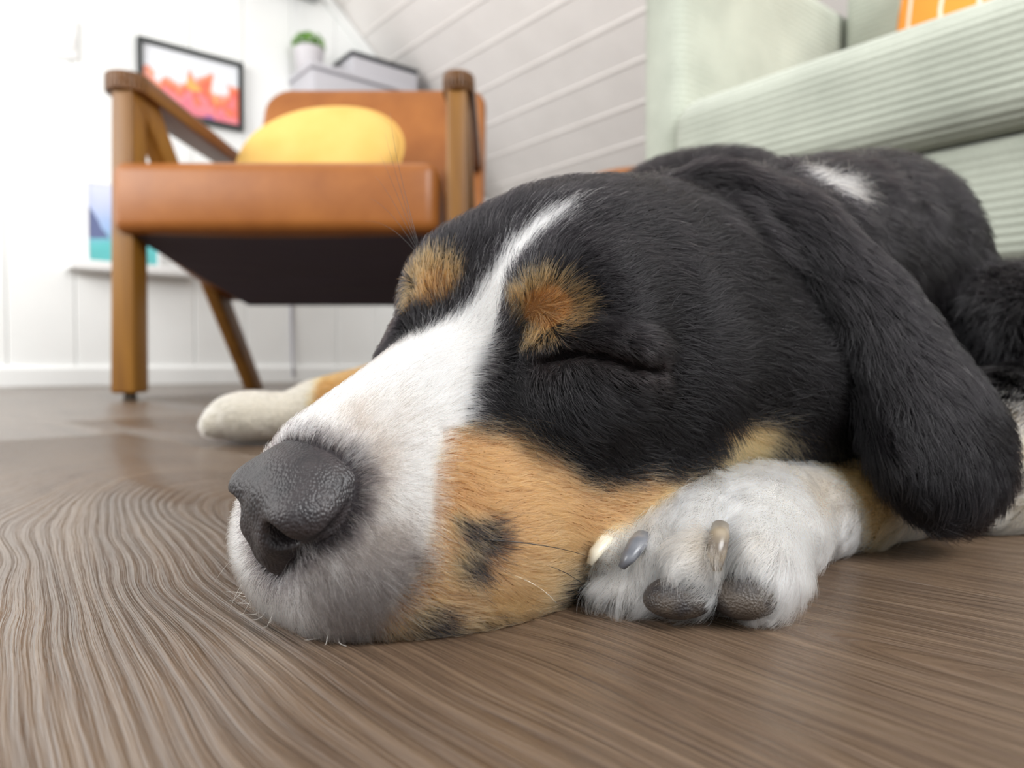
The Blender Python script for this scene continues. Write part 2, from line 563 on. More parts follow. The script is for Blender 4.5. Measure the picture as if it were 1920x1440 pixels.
tube('seam', _ring, 0.004, ym.mat, 6, True, yc)

# ---- small leather stool beyond the dog
stool = empty('footstool', (0.268, 1.55, 0.0), 'low round tan leather footstool mostly hidden behind the dog', 'stool')
lathe('seat', [(0.0, 0.38), (0.135, 0.38), (0.150, 0.390), (0.152, 0.420), (0.140, 0.448), (0.105, 0.470), (0.05, 0.480), (0.0, 0.482)], M('stool_leather', (0.40, 0.135, 0.02), 0.4).mat, 32, (0.268, 1.55, 0), stool)
for i in range(4):
    a = math.pi / 4 + i * math.pi / 2
    stick('leg', (0.268 + 0.12 * math.cos(a), 1.55 + 0.12 * math.sin(a), 0), (0.268 + 0.095 * math.cos(a), 1.55 + 0.095 * math.sin(a), 0.385), 0.026, 0.026, WALNUT, stool)

# ---- sofa in ribbed corduroy
def R3(a, b, z):
    return a * ROOM_A + b * ROOM_B + z * UPV
sm = M('mint_corduroy', (0.52, 0.55, 0.46), 0.85, 0.2)
_c = sm.coords()
_n = sm.noise(_c, 11.0, 4.0)
_n2 = sm.noise(_c, 420.0, 3.0, 0.7)
_f = sm.math('ADD', sm.math('MULTIPLY', _n.outputs['Fac'], 0.6), sm.math('MULTIPLY', _n2.outputs['Fac'], 0.4))
sm.color(sm.ramp(_f, [(0.35, (0.37, 0.395, 0.33)), (0.65, (0.51, 0.54, 0.455))]))
sm.bump(_n2.outputs['Fac'], 0.5, 0.003)
sm.b.inputs['Sheen Weight'].default_value = 0.4
CORD = sm.mat

def ribbed(name, prof, t0, t1, place, mat, root, pitch=0.0088, depth=0.0026, steps=10, cap=0.02):
    """closed rounded profile run from t0 to t1 with ribs along the run; ends drawn in a little"""
    prof = [np.array(p, float) for p in prof]
    seg = []
    for i in range(len(prof)):
        a, b = prof[i], prof[(i + 1) % len(prof)]
        n = max(1, int(np.linalg.norm(b - a) / (pitch / 5)))
        seg += [a + (b - a) * k / n for k in range(n)]
    seg = np.array(seg)
    d = np.roll(seg, -1, 0) - np.roll(seg, 1, 0)
    nn = np.stack([d[:, 1], -d[:, 0]], 1)
    nn /= np.linalg.norm(nn, axis=1)[:, None] + 1e-9
    area = 0.5 * np.sum(seg[:, 0] * np.roll(seg[:, 1], -1) - np.roll(seg[:, 0], -1) * seg[:, 1])
    if area < 0:
        nn = -nn
    s = np.concatenate([[0], np.cumsum(np.linalg.norm(np.diff(seg, axis=0), axis=1))])
    L = s[-1] + np.linalg.norm(seg[0] - seg[-1])
    k = round(L / pitch)
    wave = np.sqrt(np.abs(np.sin(np.pi * k * s / L)))
    c = seg.mean(0)
    ts = [(t0, 0.10), (t0 + cap * 0.15, 0.5), (t0 + cap * 0.5, 0.85), (t0 + cap, 1.0)]
    ts += [(t0 + cap + (t1 - t0 - 2 * cap) * i / steps, 1.0) for i in range(1, steps)]
    ts += [(t1 - cap, 1.0), (t1 - cap * 0.5, 0.85), (t1 - cap * 0.15, 0.5), (t1, 0.10)]
    v, f = [], []
    n = len(seg)
    for t, w in ts:
        inset = (1 - w) * cap
        ring = seg + nn * (wave * depth - inset)[:, None]
        v += [place(p[0], p[1], t) for p in ring]
    for i in range(len(ts) - 1):
        for j in range(n):
            l = (j + 1) % n
            f.append((i * n + j, i * n + l, (i + 1) * n + l, (i + 1) * n + j))
    f.append(tuple(range(n - 1, -1, -1)))
    f.append(tuple((len(ts) - 1) * n + j for j in range(n)))
    ob = mesh_obj(name, v, f, mat, None, True)
    bm = bmesh.new()
    bm.from_mesh(ob.data)
    bmesh.ops.recalc_face_normals(bm, faces=bm.faces[:])
    bm.to_mesh(ob.data)
    bm.free()
    return child(ob, root)

def rrect(x0, y0, x1, y1, r, n=7):
    rs = r if hasattr(r, '__len__') else (r,) * 4
    out = []
    for (cx, cy, a0), rr in zip(((x1, y1, 0), (x0, y1, 90), (x0, y0, 180), (x1, y0, 270)), rs):
        sx = -1 if cx == x1 else 1
        sy = -1 if cy == y1 else 1
        for i in range(n + 1):
            a = math.radians(a0 + 90 * i / n)
            out.append((cx + sx * rr + rr * math.cos(a), cy + sy * rr + rr * math.sin(a)))
    return out

sofa = empty('sofa', tuple(R3(1.1, 0.0, 0.0)), 'pale mint corduroy sofa behind the sleeping dog', 'sofa')
along = lambda a, z, t: R3(a, t, z)
ribbed('seat_cushion', rrect(0.778, 0.297, 1.37, 0.425, (0.03, 0.042, 0.030, 0.03)), -0.60, 0.612, along, CORD, sofa, steps=16)
ribbed('base', rrect(0.808, 0.172, 1.42, 0.290, 0.012), -0.66, 0.655, along, CORD, sofa)
across = lambda b, z, t: R3(t, b, z)
ribbed('armrest', rrect(0.617, 0.150, 0.685, 0.70, 0.03), 0.800, 1.46, across, CORD, sofa)
ribbed('armrest', rrect(-0.69, 0.150, -0.622, 0.70, 0.03), 0.800, 1.46, across, CORD, sofa)
ribbed('backrest', rrect(1.37, 0.28, 1.47, 0.80, 0.03), -0.62, 0.610, along, CORD, sofa)
ribbed('back_cushion', [(1.30, 0.43), (1.365, 0.43), (1.368, 0.78), (1.36, 0.82), (1.30, 0.83), (1.265, 0.80), (1.24, 0.70), (1.235, 0.52), (1.25, 0.45)], -0.60, 0.605, along, CORD, sofa)
SOFA_LEG = wood_mat('dark_leg', (0.02, 0.012, 0.009), (0.04, 0.024, 0.016))
for a in (0.86, 1.38):
    for b in (-0.58, 0.58):
        p = R3(a, b, 0)
        stick('leg', (p[0], p[1], 0), (p[0], p[1], 0.175), 0.028, 0.028, SOFA_LEG, sofa, (1.4, 1.4))

# orange cushion with white lines
om = M('orange_print', (0.85, 0.33, 0.06), 0.85, 0.15)
_c = om.coords()
_sp = om.n('ShaderNodeSeparateXYZ')
om.l(_c, _sp.inputs[0])
_rc = om.n('ShaderNodeVectorMath')
_rc.operation = 'LENGTH'
om.l(om.mapping(_c, (1, 0, 1), (0, 0, 0), (0.0, 0.0, 0.02)), _rc.inputs[0])
_r1 = om.math('PINGPONG', om.math('ADD', _rc.outputs['Value'], 0.012), 0.0425)
_l1 = om.math('LESS_THAN', _r1, 0.0028)
_l2 = om.math('LESS_THAN', om.math('PINGPONG', om.math('ADD', _sp.outputs[0], 0.022), 0.05), 0.0028)
om.color(om.mix(om.math('MAXIMUM', _l1, _l2), (0.86, 0.32, 0.055), (0.86, 0.74, 0.62)))
oc_c = R3(1.165, 0.335, 0.588)
oc = pillow('orange_cushion', (0, 0, 0), (1, 0, 0), (0, 0, 1), (0, -1, 0), 0.150, 0.150, 0.045, om.mat, 6.0, None)
oc.location = tuple(oc_c)
_yaw = math.atan2(-ROOM_B[1], -ROOM_B[0])
oc.rotation_euler = (math.radians(-12), 0, _yaw)
tag(oc, 'orange cushion with thin white lines standing on the mint sofa', 'cushion')

# ---- things on the gable wall
def wall_box(name, s0, s1, z0, z1, d0, d1, mat, bevel=0.0, tilt=0.0):
    return box_obj(name, W(s0, z0, d0), (s1 - s0) * ROOM_A, -(d1 - d0) * ROOM_B, (z1 - z0) * UPV, mat, None, bevel)

def zat(u, v):
    """height on the wall of the point seen at pixel (u, v), and s along the wall"""
    r = sight(u, v)
    s, d = np.linalg.solve(np.array([[ROOM_A[0], -r[0]], [ROOM_A[1], -1.0]]), -WALL0[:2])
    return s, CAM_H + r[2] * d

BLACK_FRAME = M('black_frame', (0.012, 0.016, 0.015), 0.4).mat
pic = empty('framed_picture', tuple(W(0.42, 1.1, 0.0)), 'black framed abstract picture in pink, red and orange on the wall', 'picture')
s0, z1 = zat(255, 70)
s1, _zz = zat(452, 122)
z1 = (z1 + _zz) / 2
_s, z0 = zat(448, 247)
fw = 0.016
for (a, b, c, d) in ((s0, s1, z1 - fw, z1), (s0, s1, z0, z0 + fw), (s0, s0 + fw, z0 + fw, z1 - fw), (s1 - fw, s1, z0 + fw, z1 - fw)):
    child(wall_box('frame', a, b, c, d, 0.0, 0.025, BLACK_FRAME), pic)
am = M('abstract_print', (0.8, 0.8, 0.8), 0.35)
_g = am.coords('Generated')
_sg = am.n('ShaderNodeSeparateXYZ')
am.l(_g, _sg.inputs[0])
_na = am.noise(am.mapping(_g, (7.0, 0.0, 2.2)), 1.0, 3.0, 0.55, 0.4)
_nb = am.noise(am.mapping(_g, (3.5, 0.0, 3.0), (0, 0, 0), (4, 0, 2)), 1.0, 2.0)
_edge = am.math('ADD', _sg.outputs[2], am.math('MULTIPLY_ADD', _na.outputs['Fac'], -1.5, 0.75))
_paint = am.ramp(_edge, [(0.0, (0.75, 0.18, 0.24)), (0.22, (0.85, 0.24, 0.27)), (0.34, (0.82, 0.12, 0.06)), (0.46, (0.90, 0.26, 0.12)), (0.56, (0.85, 0.33, 0.25)), (0.64, (0.80, 0.82, 0.86))])
_paint = am.mix(am.math('MULTIPLY', am.math('GREATER_THAN', _nb.outputs['Fac'], 0.62), am.math('LESS_THAN', _edge, 0.55)), _paint, (0.88, 0.42, 0.10))
_paint = am.mix(am.math('MULTIPLY', am.math('LESS_THAN', _nb.outputs['Fac'], 0.36), am.math('LESS_THAN', _edge, 0.42)), _paint, (0.33, 0.10, 0.30))
am.color(_paint)
child(wall_box('print', s0 + fw, s1 - fw, z0 + fw, z1 - fw, 0.002, 0.014, am.mat), pic)

sw = empty('light_switch', tuple(W(0.03, 1.1, 0.0)), 'white wall switch plate high on the left of the gable wall', 'switch')
PLASTIC = M('white_plastic', (0.86, 0.86, 0.85), 0.25, 0.5).mat
_a, _za = zat(95, 27)
_b, _zb = zat(145, 114)
child(wall_box('plate', _a, _b, _zb, _za, 0.0, 0.010, PLASTIC, 0.003), sw)
_m = (_a + _b) / 2
child(wall_box('rocker', _m - 0.024, _m + 0.024, _zb + 0.03, (_zb + _za) / 2 + 0.01, 0.009, 0.016, M('rocker', (0.92, 0.92, 0.92), 0.2).mat, 0.002), sw)

_a, _zt = zat(124, 489)
_b, _ = zat(356, 489)
ledge = wall_box('picture_ledge', _a, _b, _zt - 0.030, _zt, 0.0, 0.075, M('ledge_white', (0.82, 0.82, 0.81), 0.5).mat, 0.003)
tag(ledge, 'narrow white picture ledge low on the wall behind the armchair', 'shelf')
art = empty('canvas_painting', tuple(W(0.15, _zt, 0.04)), 'small blue and teal landscape canvas standing on the white ledge', 'painting')
_c0, _ = zat(162, 400)
_c1 = _c0 + 0.205
_ah = 0.255
lmn = M('landscape_paint', (0.5, 0.6, 0.8), 0.6)
_g = lmn.coords('Generated')
_sg = lmn.n('ShaderNodeSeparateXYZ')
lmn.l(_g, _sg.inputs[0])
_na = lmn.noise(lmn.mapping(_g, (3.0, 0, 3.0)), 1.0, 3.0)
_hh = lmn.math('ADD', _sg.outputs[2], lmn.math('MULTIPLY_ADD', _na.outputs['Fac'], 0.25, -0.125))
_sky = lmn.ramp(_hh, [(0.0, (0.10, 0.42, 0.42)), (0.22, (0.13, 0.55, 0.56)), (0.34, (0.25, 0.47, 0.66)), (0.45, (0.35, 0.50, 0.78)), (0.75, (0.56, 0.62, 0.86)), (1.0, (0.68, 0.72, 0.9))])
_mt = lmn.math('LESS_THAN', lmn.math('ADD', lmn.math('MULTIPLY', _sg.outputs[0], 1.5), _hh), 0.80)
_mt = lmn.math('MULTIPLY', _mt, lmn.math('GREATER_THAN', _hh, 0.30))
lmn.color(lmn.mix(_mt, _sky, (0.12, 0.15, 0.30)))
child(wall_box('canvas', _c0, _c1, _zt + 0.004, _zt + _ah, 0.022, 0.038, lmn.mat), art)
for (a, b, c, d) in ((_c0 - 0.008, _c0, 0, _ah + 0.006), (_c1, _c1 + 0.008, 0, _ah + 0.006), (_c0, _c1, _ah, _ah + 0.006), (_c0, _c1, 0, 0.004)):
    child(wall_box('frame', a, b, _zt + c, _zt + d, 0.020, 0.040, M('pale_frame', (0.85, 0.85, 0.86), 0.5).mat), art)

# low cabinet against the wall behind the chair, pot plant and a flat black case on it
cab = empty('wall_cabinet', tuple(W(1.1, 0.80, 0.15)), 'pale grey cabinet hung on the gable wall behind the armchair', 'cabinet')
CABM = M('cabinet_grey', (0.50, 0.49, 0.52), 0.5).mat
ctop = 1.185
child(wall_box('body', 0.80, 1.42, 0.80, ctop - 0.02, 0.0, 0.20, CABM, 0.003), cab)
child(wall_box('top', 0.79, 1.43, ctop - 0.02, ctop, 0.0, 0.215, CABM, 0.003), cab)
for a in (0.805, 1.115):
    d = child(wall_box('door', a, a + 0.30, 0.82, ctop - 0.035, 0.20, 0.214, CABM, 0.002), cab)
    kb = wall_box('knob', a + (0.27 if a < 1 else 0.02), a + (0.282 if a < 1 else 0.032), 0.86, 0.872, 0.214, 0.234, M('knob', (0.3, 0.3, 0.3), 0.4).mat, 0.002)
    kb.parent = d
    kb.matrix_parent_inverse = Matrix.Translation(cab.location).inverted()
pc = W(0.835, ctop, 0.10)
plant = empty('potted_plant', tuple(pc), 'small round green plant in a pale grey pot on the cabinet', 'plant')
lathe('pot', [(0.0, 0.0), (0.044, 0.0), (0.047, 0.003), (0.056, 0.082), (0.056, 0.088), (0.050, 0.088), (0.048, 0.078), (0.0, 0.078)], M('pot_grey', (0.55, 0.53, 0.55), 0.6).mat, 24, tuple(pc), plant)
_rl = random.Random(3)
_lv, _lf = [], []
for i in range(420):
    th, ph = _rl.uniform(0, 2 * math.pi), math.acos(_rl.uniform(-0.15, 1))
    d = np.array([math.sin(ph) * math.cos(th), math.sin(ph) * math.sin(th), math.cos(ph) * 0.78])
    c = pc + np.array([0, 0, 0.100]) + d * 0.060 * _rl.uniform(0.7, 1.08)
    t = np.cross(d, np.array([_rl.uniform(-1, 1), _rl.uniform(-1, 1), _rl.uniform(-1, 1)]))
    t /= np.linalg.norm(t) + 1e-9
    b = np.cross(d, t) * 0.6 + d * 0.5
    k = len(_lv)
    _lv += [c - t * 0.010, c + b * 0.005, c + t * 0.010, c - b * 0.005]
    _lf.append((k, k + 1, k + 2, k + 3))
gm = M('leaf_green', (0.12, 0.30, 0.03), 0.5)
_oi = gm.noise(gm.coords(), 40.0)
gm.color(gm.ramp(_oi.outputs['Fac'], [(0.35, (0.06, 0.19, 0.015)), (0.65, (0.20, 0.42, 0.05))]))
fol = mesh_obj('foliage', _lv, _lf, gm.mat)
fol['kind'] = 'stuff'
child(fol, plant)
box = empty('storage_box', tuple(W(1.2, ctop, 0.12)), 'pale grey storage box with a flat black lid beside the plant', 'box')
child(wall_box('box_body', 0.965, 1.255, ctop, ctop + 0.07, 0.03, 0.20, CABM, 0.004), box)
child(wall_box('lid', 0.96, 1.26, ctop + 0.07, ctop + 0.088, 0.025, 0.205, M('black_lid', (0.02, 0.022, 0.028), 0.35).mat, 0.004), box)

# shelf high on the wall, its underside just in view, and the thin cord below it
_a, _zs = zat(405, 8)
_b, _ = zat(590, 8)
hs = wall_box('wall_shelf', _a, _b, 1.505, 1.535, 0.0, 0.10, M('shelf_grey', (0.50, 0.52, 0.53), 0.5).mat, 0.003)
tag(hs, 'grey shelf high on the gable wall at the top of the photo', 'shelf')
_cs, _ = zat(553, 40)
cord = tube('hanging_cord', [W(_cs, 1.505, 0.02), W(_cs, 1.30, 0.012), W(_cs + 0.002, 1.13, 0.010)], 0.0022, M('cord_white', (0.7, 0.7, 0.72), 0.5).mat, 8)
tag(cord, 'thin pale cord hanging from the grey shelf towards the plant', 'cord')
_cs, _ = zat(545, 600)
cord2 = tube('power_cord', [W(_cs, 0.50, 0.006), W(_cs, 0.30, 0.006), W(_cs + 0.001, 0.10, 0.012), W(_cs + 0.001, 0.02, 0.022)], 0.0032, M('cord_grey', (0.30, 0.29, 0.36), 0.5).mat, 8)
tag(cord2, 'thin grey cord running down the wall below the armchair seat', 'cord')
# ------------------------------------------------------------------ the dog: one continuous body grown from a distance field
def unit(v):
    v = np.asarray(v, float)
    return v / np.linalg.norm(v)

HE = np.array([-0.002, 0.239, 0.079])                   # between the eyes
HL = unit([0.758, -0.622, -0.194])                       # towards the dog's left
_f0 = np.array([-0.634, -0.773, 0.0])
_f0 = unit(_f0 - HL * np.dot(_f0, HL))
_u0 = np.cross(_f0, HL)
_th = math.radians(9.0)
HF = _f0 * math.cos(_th) - _u0 * math.sin(_th)           # towards the nose
HU = np.cross(HF, HL)
HR = np.stack([HF, HL, HU], 1)

def H(f, l, u):
    return HE + HR @ np.array([f, l, u], float)

def to_head(p):
    return (p - HE) @ HR

class Field:
    """smooth unions of ellipsoids and round cones, evaluated at points or on a grid"""
    def __init__(self):
        self.prims = []
    def ell(self, c, r, R=None, k=0.012, op='u'):
        R = np.eye(3) if R is None else R
        self.prims.append(('e', np.array(c, float), np.array(r, float), R, k, op))
    def hell(self, c, r, k=0.012, op='u', rot=None, sym=False):
        for s in ((1, -1) if sym else (1,)):
            cc = H(c[0], c[1] * s, c[2])
            R = HR
            if rot is not None:
                a = Matrix.Rotation(math.radians(rot[2] * s), 3, 'Z') @ Matrix.Rotation(math.radians(rot[1]), 3, 'Y') @ Matrix.Rotation(math.radians(rot[0] * s), 3, 'X')
                R = HR @ np.array(a)
            self.ell(cc, r, R, k, op)
    def cone(self, a, b, ra, rb, k=0.012, op='u'):
        self.prims.append(('c', np.array(a, float), np.array(b, float), (ra, rb), None, k, op))
    def hcone(self, a, b, ra, rb, k=0.012, op='u', sym=False):
        for s in ((1, -1) if sym else (1,)):
            self.cone(H(a[0], a[1] * s, a[2]), H(b[0], b[1] * s, b[2]), ra, rb, k, op)
    @staticmethod
    def dist(pr, X, Y, Z):
        if pr[0] == 'e':
            c, r, R = pr[1], pr[2], pr[3]
            x, y, z = X - c[0], Y - c[1], Z - c[2]
            k0 = 0.0
            k1 = 0.0
            for i in range(3):
                q = (x * R[0, i] + y * R[1, i] + z * R[2, i])
                k0 = k0 + (q / r[i]) ** 2
                k1 = k1 + (q / r[i] ** 2) ** 2
            k0 = np.sqrt(k0)
            k1 = np.sqrt(k1) + 1e-9
            return k0 * (k0 - 1.0) / k1
        a, b, (ra, rb) = pr[1], pr[2], pr[3]
        d = b - a
        l2 = float(d @ d)
        x, y, z = X - a[0], Y - a[1], Z - a[2]
        t = np.clip((x * d[0] + y * d[1] + z * d[2]) / l2, 0.0, 1.0)
        return np.sqrt((x - t * d[0]) ** 2 + (y - t * d[1]) ** 2 + (z - t * d[2]) ** 2) - (ra + (rb - ra) * t)
    @staticmethod
    def combine(a, b, k, op):
        if op == 's':
            h = np.maximum(k - np.abs(a + b), 0.0) / k
            return np.maximum(a, -b) + h * h * k * 0.25
        h = np.maximum(k - np.abs(a - b), 0.0) / k
        return np.minimum(a, b) - h * h * k * 0.25
    def at(self, p):
        out = np.full(len(p), 1.0)
        for pr in self.prims:
            out = self.combine(out, self.dist(pr, p[:, 0], p[:, 1], p[:, 2]), pr[-2], pr[-1])
        return out
    def grid(self, ax, far=0.05):
        out = np.full([len(a) for a in ax], far, np.float32)
        for pr in self.prims:
            k = pr[-2]
            if pr[0] == 'e':
                ext = np.sqrt((pr[3] ** 2) @ (pr[2] ** 2))
                lo, hi = pr[1] - ext, pr[1] + ext
            else:
                rr = max(pr[3])
                lo, hi = np.minimum(pr[1], pr[2]) - rr, np.maximum(pr[1], pr[2]) + rr
            m = k + 0.012
            sl = [slice(max(0, np.searchsorted(ax[i], lo[i] - m) - 1), np.searchsorted(ax[i], hi[i] + m) + 1) for i in range(3)]
            X, Y, Z = ax[0][sl[0], None, None], ax[1][None, sl[1], None], ax[2][None, None, sl[2]]
            if pr[-1] == 'u':
                d = self.dist(pr, X, Y, Z).astype(np.float32)
            else:
                d = self.dist(pr, X, Y, Z).astype(np.float32)
            sub = out[sl[0], sl[1], sl[2]]
            out[sl[0], sl[1], sl[2]] = self.combine(sub, d, k, pr[-1])
        return out

def surface_nets(g, ax):
    """naive surface nets on a rectilinear grid: vertices and quads"""
    inside = g < 0
    s = inside
    c = np.zeros([n - 1 for n in g.shape], np.int8)
    for i in (0, 1):
        for j in (0, 1):
            for k in (0, 1):
                c += s[i:i + c.shape[0], j:j + c.shape[1], k:k + c.shape[2]]
    act = (c > 0) & (c < 8)
    idx = np.argwhere(act)
    ids = np.full(act.shape, -1, np.int64)
    ids[act] = np.arange(len(idx))
    acc = np.zeros((len(idx), 3))
    cnt = np.zeros(len(idx))
    corners = [(i, j, k) for i in (0, 1) for j in (0, 1) for k in (0, 1)]
    for a in corners:
        for axis in range(3):
            if a[axis] == 1:
                continue
            b = list(a)
            b[axis] = 1
            ga = g[idx[:, 0] + a[0], idx[:, 1] + a[1], idx[:, 2] + a[2]].astype(float)
            gb = g[idx[:, 0] + b[0], idx[:, 1] + b[1], idx[:, 2] + b[2]].astype(float)
            m = (ga < 0) != (gb < 0)
            t = np.where(m, ga / np.where(m, ga - gb, 1.0), 0.0)
            for q in range(3):
                pa = ax[q][idx[:, q] + a[q]]
                pb = ax[q][idx[:, q] + b[q]]
                acc[:, q] += np.where(m, pa + t * (pb - pa), 0.0)
            cnt += m
    v = acc / cnt[:, None]
    faces = []
    for axis in range(3):
        o1, o2 = [(1, 2), (2, 0), (0, 1)][axis]
        sl0 = [slice(None)] * 3
        sl1 = [slice(None)] * 3
        sl0[axis] = slice(0, -1)
        sl1[axis] = slice(1, None)
        for o in (o1, o2):
            sl0[o] = slice(1, -1)
            sl1[o] = slice(1, -1)
        A, B = inside[tuple(sl0)], inside[tuple(sl1)]
        e = np.argwhere(A != B)
        flip = A[tuple(e.T)]
        e[:, o1] += 1
        e[:, o2] += 1
        def cell(d1, d2):
            q = e.copy()
            q[:, o1] += d1
            q[:, o2] += d2
            return ids[q[:, 0], q[:, 1], q[:, 2]]
        f = np.stack([cell(-1, -1), cell(0, -1), cell(0, 0), cell(-1, 0)], 1)
        f[~flip] = f[~flip][:, ::-1]
        faces.append(f)
    return v, np.concatenate(faces)

def quads_to_mesh(name, v, f):
    me = bpy.data.meshes.new(name)
    me.vertices.add(len(v))
    me.vertices.foreach_set('co', v.astype(np.float32).ravel())
    me.loops.add(f.size)
    me.loops.foreach_set('vertex_index', f.astype(np.int32).ravel())
    me.polygons.add(len(f))
    me.polygons.foreach_set('loop_start', np.arange(0, f.size, 4, dtype=np.int32))
    me.update(calc_edges=True)
    me.validate()
    return me

# ---- the head
head = Field()
head.hell((-0.066, 0, 0.001), (0.071, 0.051, 0.0505), 0.01)                     # skull
head.hell((-0.034, -0.004, 0.018), (0.040, 0.036, 0.027), 0.02)                 # forehead
head.hell((-0.052, 0.034, -0.024), (0.058, 0.034, 0.038), 0.03)                # near cheek, pushed out by the paw
head.hell((-0.060, -0.024, -0.024), (0.056, 0.028, 0.036), 0.03)               # far cheek
head.hell((-0.112, 0.053, -0.030), (0.048, 0.034, 0.036), 0.03)
head.hell((-0.142, 0.062, -0.036), (0.034, 0.028, 0.032), 0.03)
head.hell((-0.105, -0.046, -0.030), (0.050, 0.032, 0.038), 0.03)
head.hcone((0.064, 0, -0.0330), (-0.02, 0, -0.014), 0.0212, 0.036, 0.02)         # bridge of the muzzle
head.hell((0.050, 0.018, -0.052), (0.036, 0.018, 0.025), 0.02, sym=True)       # upper lips
head.hell((0.069, 0.010, -0.0545), (0.019, 0.015, 0.017), 0.012, sym=True)        # front of the lip
head.hell((0.018, 0.030, -0.054), (0.046, 0.022, 0.028), 0.02, sym=True)       # flews
head.hell((-0.022, 0.040, -0.058), (0.034, 0.020, 0.022), 0.02, sym=True)      # corner of the mouth
head.hcone((0.062, 0, -0.064), (-0.06, 0, -0.058), 0.012, 0.026, 0.02)         # lower jaw
head.hell((-0.006, 0.024, 0.014), (0.022, 0.018, 0.016), 0.016, sym=True)      # brows
head.hell((0.000, 0.034, -0.012), (0.026, 0.018, 0.018), 0.015)                # below the near eye
head.hell((0.000, -0.026, -0.010), (0.026, 0.018, 0.018), 0.015)
head.hell((-0.004, 0.036, 0.002), (0.014, 0.012, 0.012), 0.01, sym=True)       # closed lids
EYE = np.array([(0.0205, 0.0335, 0.0015), (0.0165, 0.0380, 0.0045), (0.0115, 0.0450, 0.0042), (0.0040, 0.0510, 0.0014), (-0.0035, 0.0540, -0.0010)])
for _a, _b in zip(EYE[:-1], EYE[1:]):                                          # lids, then the closed slits between them
    head.hcone(_a + (-0.002, -0.001, 0.0040), _b + (-0.002, -0.001, 0.0040), 0.0030, 0.0030, 0.006)
    head.hcone(_a + (-0.002, -0.001, -0.0045), _b + (-0.002, -0.001, -0.0045), 0.0030, 0.0030, 0.006)
for _a, _b in zip(EYE[:-1], EYE[1:]):
    head.hcone(_a, _b, 0.0011, 0.0011, 0.0035, 's', sym=True)

# ---- neck, barrel, shoulder and haunch
trunk = Field()
trunk.cone(H(-0.085, 0, -0.004), P(1600, 505, 0.44), 0.051, 0.063, 0.03)
trunk.cone(P(1715, 735, 0.46), (0.165, 0.60, 0.118), 0.060, 0.112, 0.04)
trunk.cone((0.165, 0.60, 0.118), (0.10, 0.69, 0.100), 0.112, 0.098, 0.04)
trunk.cone(P(1750, 695, 0.43), P(1915, 692, 0.38), 0.048, 0.050, 0.03)
trunk.cone((0.09, 0.68, 0.09), (-0.05, 0.665, 0.055), 0.075, 0.038, 0.04)      # thigh of the hind leg
trunk.cone((-0.05, 0.665, 0.055), (-0.175, 0.635, 0.034), 0.034, 0.022, 0.03)  # hock and shank
trunk.ell((-0.225, 0.622, 0.024), (0.042, 0.028, 0.022), None, 0.02)
for _t in ((-0.258, 0.612, 0.017), (-0.262, 0.627, 0.018), (-0.254, 0.642, 0.017)):
    trunk.cone((-0.225, 0.625, 0.026), _t, 0.015, 0.011, 0.004)

# ---- left foreleg and paw
leg = Field()
leg.cone((0.31, 0.37, 0.045), (0.21, 0.315, 0.030), 0.044, 0.029, 0.02)
leg.cone((0.21, 0.315, 0.030), (0.130, 0.277, 0.0155), 0.029, 0.0135, 0.02)
leg.cone((0.130, 0.277, 0.0155), (0.088, 0.240, 0.0175), 0.0145, 0.0155, 0.015)
leg.ell((0.066, 0.224, 0.0185), (0.030, 0.022, 0.0150), None, 0.015)
TOES = [((0.046, 0.230, 0.022), (0.0295, 0.2095, 0.0150), 0.0100, 0.0074),
        ((0.054, 0.226, 0.024), (0.0385, 0.2030, 0.0145), 0.0115, 0.0088),
        ((0.062, 0.222, 0.023), (0.0495, 0.1965, 0.0145), 0.0120, 0.0105),
        ((0.080, 0.224, 0.021), (0.0680, 0.1965, 0.0145), 0.0130, 0.0112)]
for _a, _b, _ra, _rb in TOES:
    leg.cone(_a, _b, _ra, _rb, 0.0025)
for _a, _b, _c in (((0.050, 0.232, 0.0385), (0.0372, 0.207, 0.0285), (0.0325, 0.1985, 0.0130)),
                   ((0.058, 0.228, 0.0395), (0.0465, 0.2015, 0.0300), (0.0428, 0.1925, 0.0120)),
                   ((0.072, 0.226, 0.0390), (0.0600, 0.1985, 0.0300), (0.0575, 0.1880, 0.0110))):   # grooves between the toes
    leg.cone(_a, _b, 0.0022, 0.0030, 0.007, 's')
    leg.cone(_b, _c, 0.0030, 0.0030, 0.006, 's')
leg.ell((0.042, 0.203, 0.006), (0.020, 0.010, 0.006), None, 0.004)

# ---- the near ear, a hanging flap, and the far one
ear = Field()
EAR = [((1330, 392), 0.302, 0.016, 0.016), ((1440, 425), 0.298, 0.020, 0.013), ((1555, 510), 0.288, 0.020, 0.010), ((1650, 620), 0.276, 0.022, 0.008),
       ((1715, 730), 0.267, 0.024, 0.0065), ((1762, 820), 0.260, 0.026, 0.006), ((1780, 876), 0.257, 0.0235, 0.006)]
_pts = [P(*a, d) for a, d, w, t in EAR]
for _i in range(len(EAR)):
    _tan = unit(_pts[min(_i + 1, len(EAR) - 1)] - _pts[max(_i - 1, 0)])
    _nrm = unit(np.cross(_tan, np.cross(_tan, unit([0.35, -0.9, 0.25]))))
    _w = np.cross(_nrm, _tan)
    _len = 0.5 * np.linalg.norm(_pts[min(_i + 1, len(EAR) - 1)] - _pts[max(_i - 1, 0)]) * (1.0 if 0 < _i < len(EAR) - 1 else 1.4)
    ear.ell(_pts[_i], (max(_len, 0.02), EAR[_i][2], EAR[_i][3]), np.stack([_tan, _w, _nrm], 1), 0.016)
_fe = [H(-0.085, -0.052, 0.020), H(-0.095, -0.080, 0.000), H(-0.095, -0.092, -0.030), H(-0.090, -0.092, -0.055)]
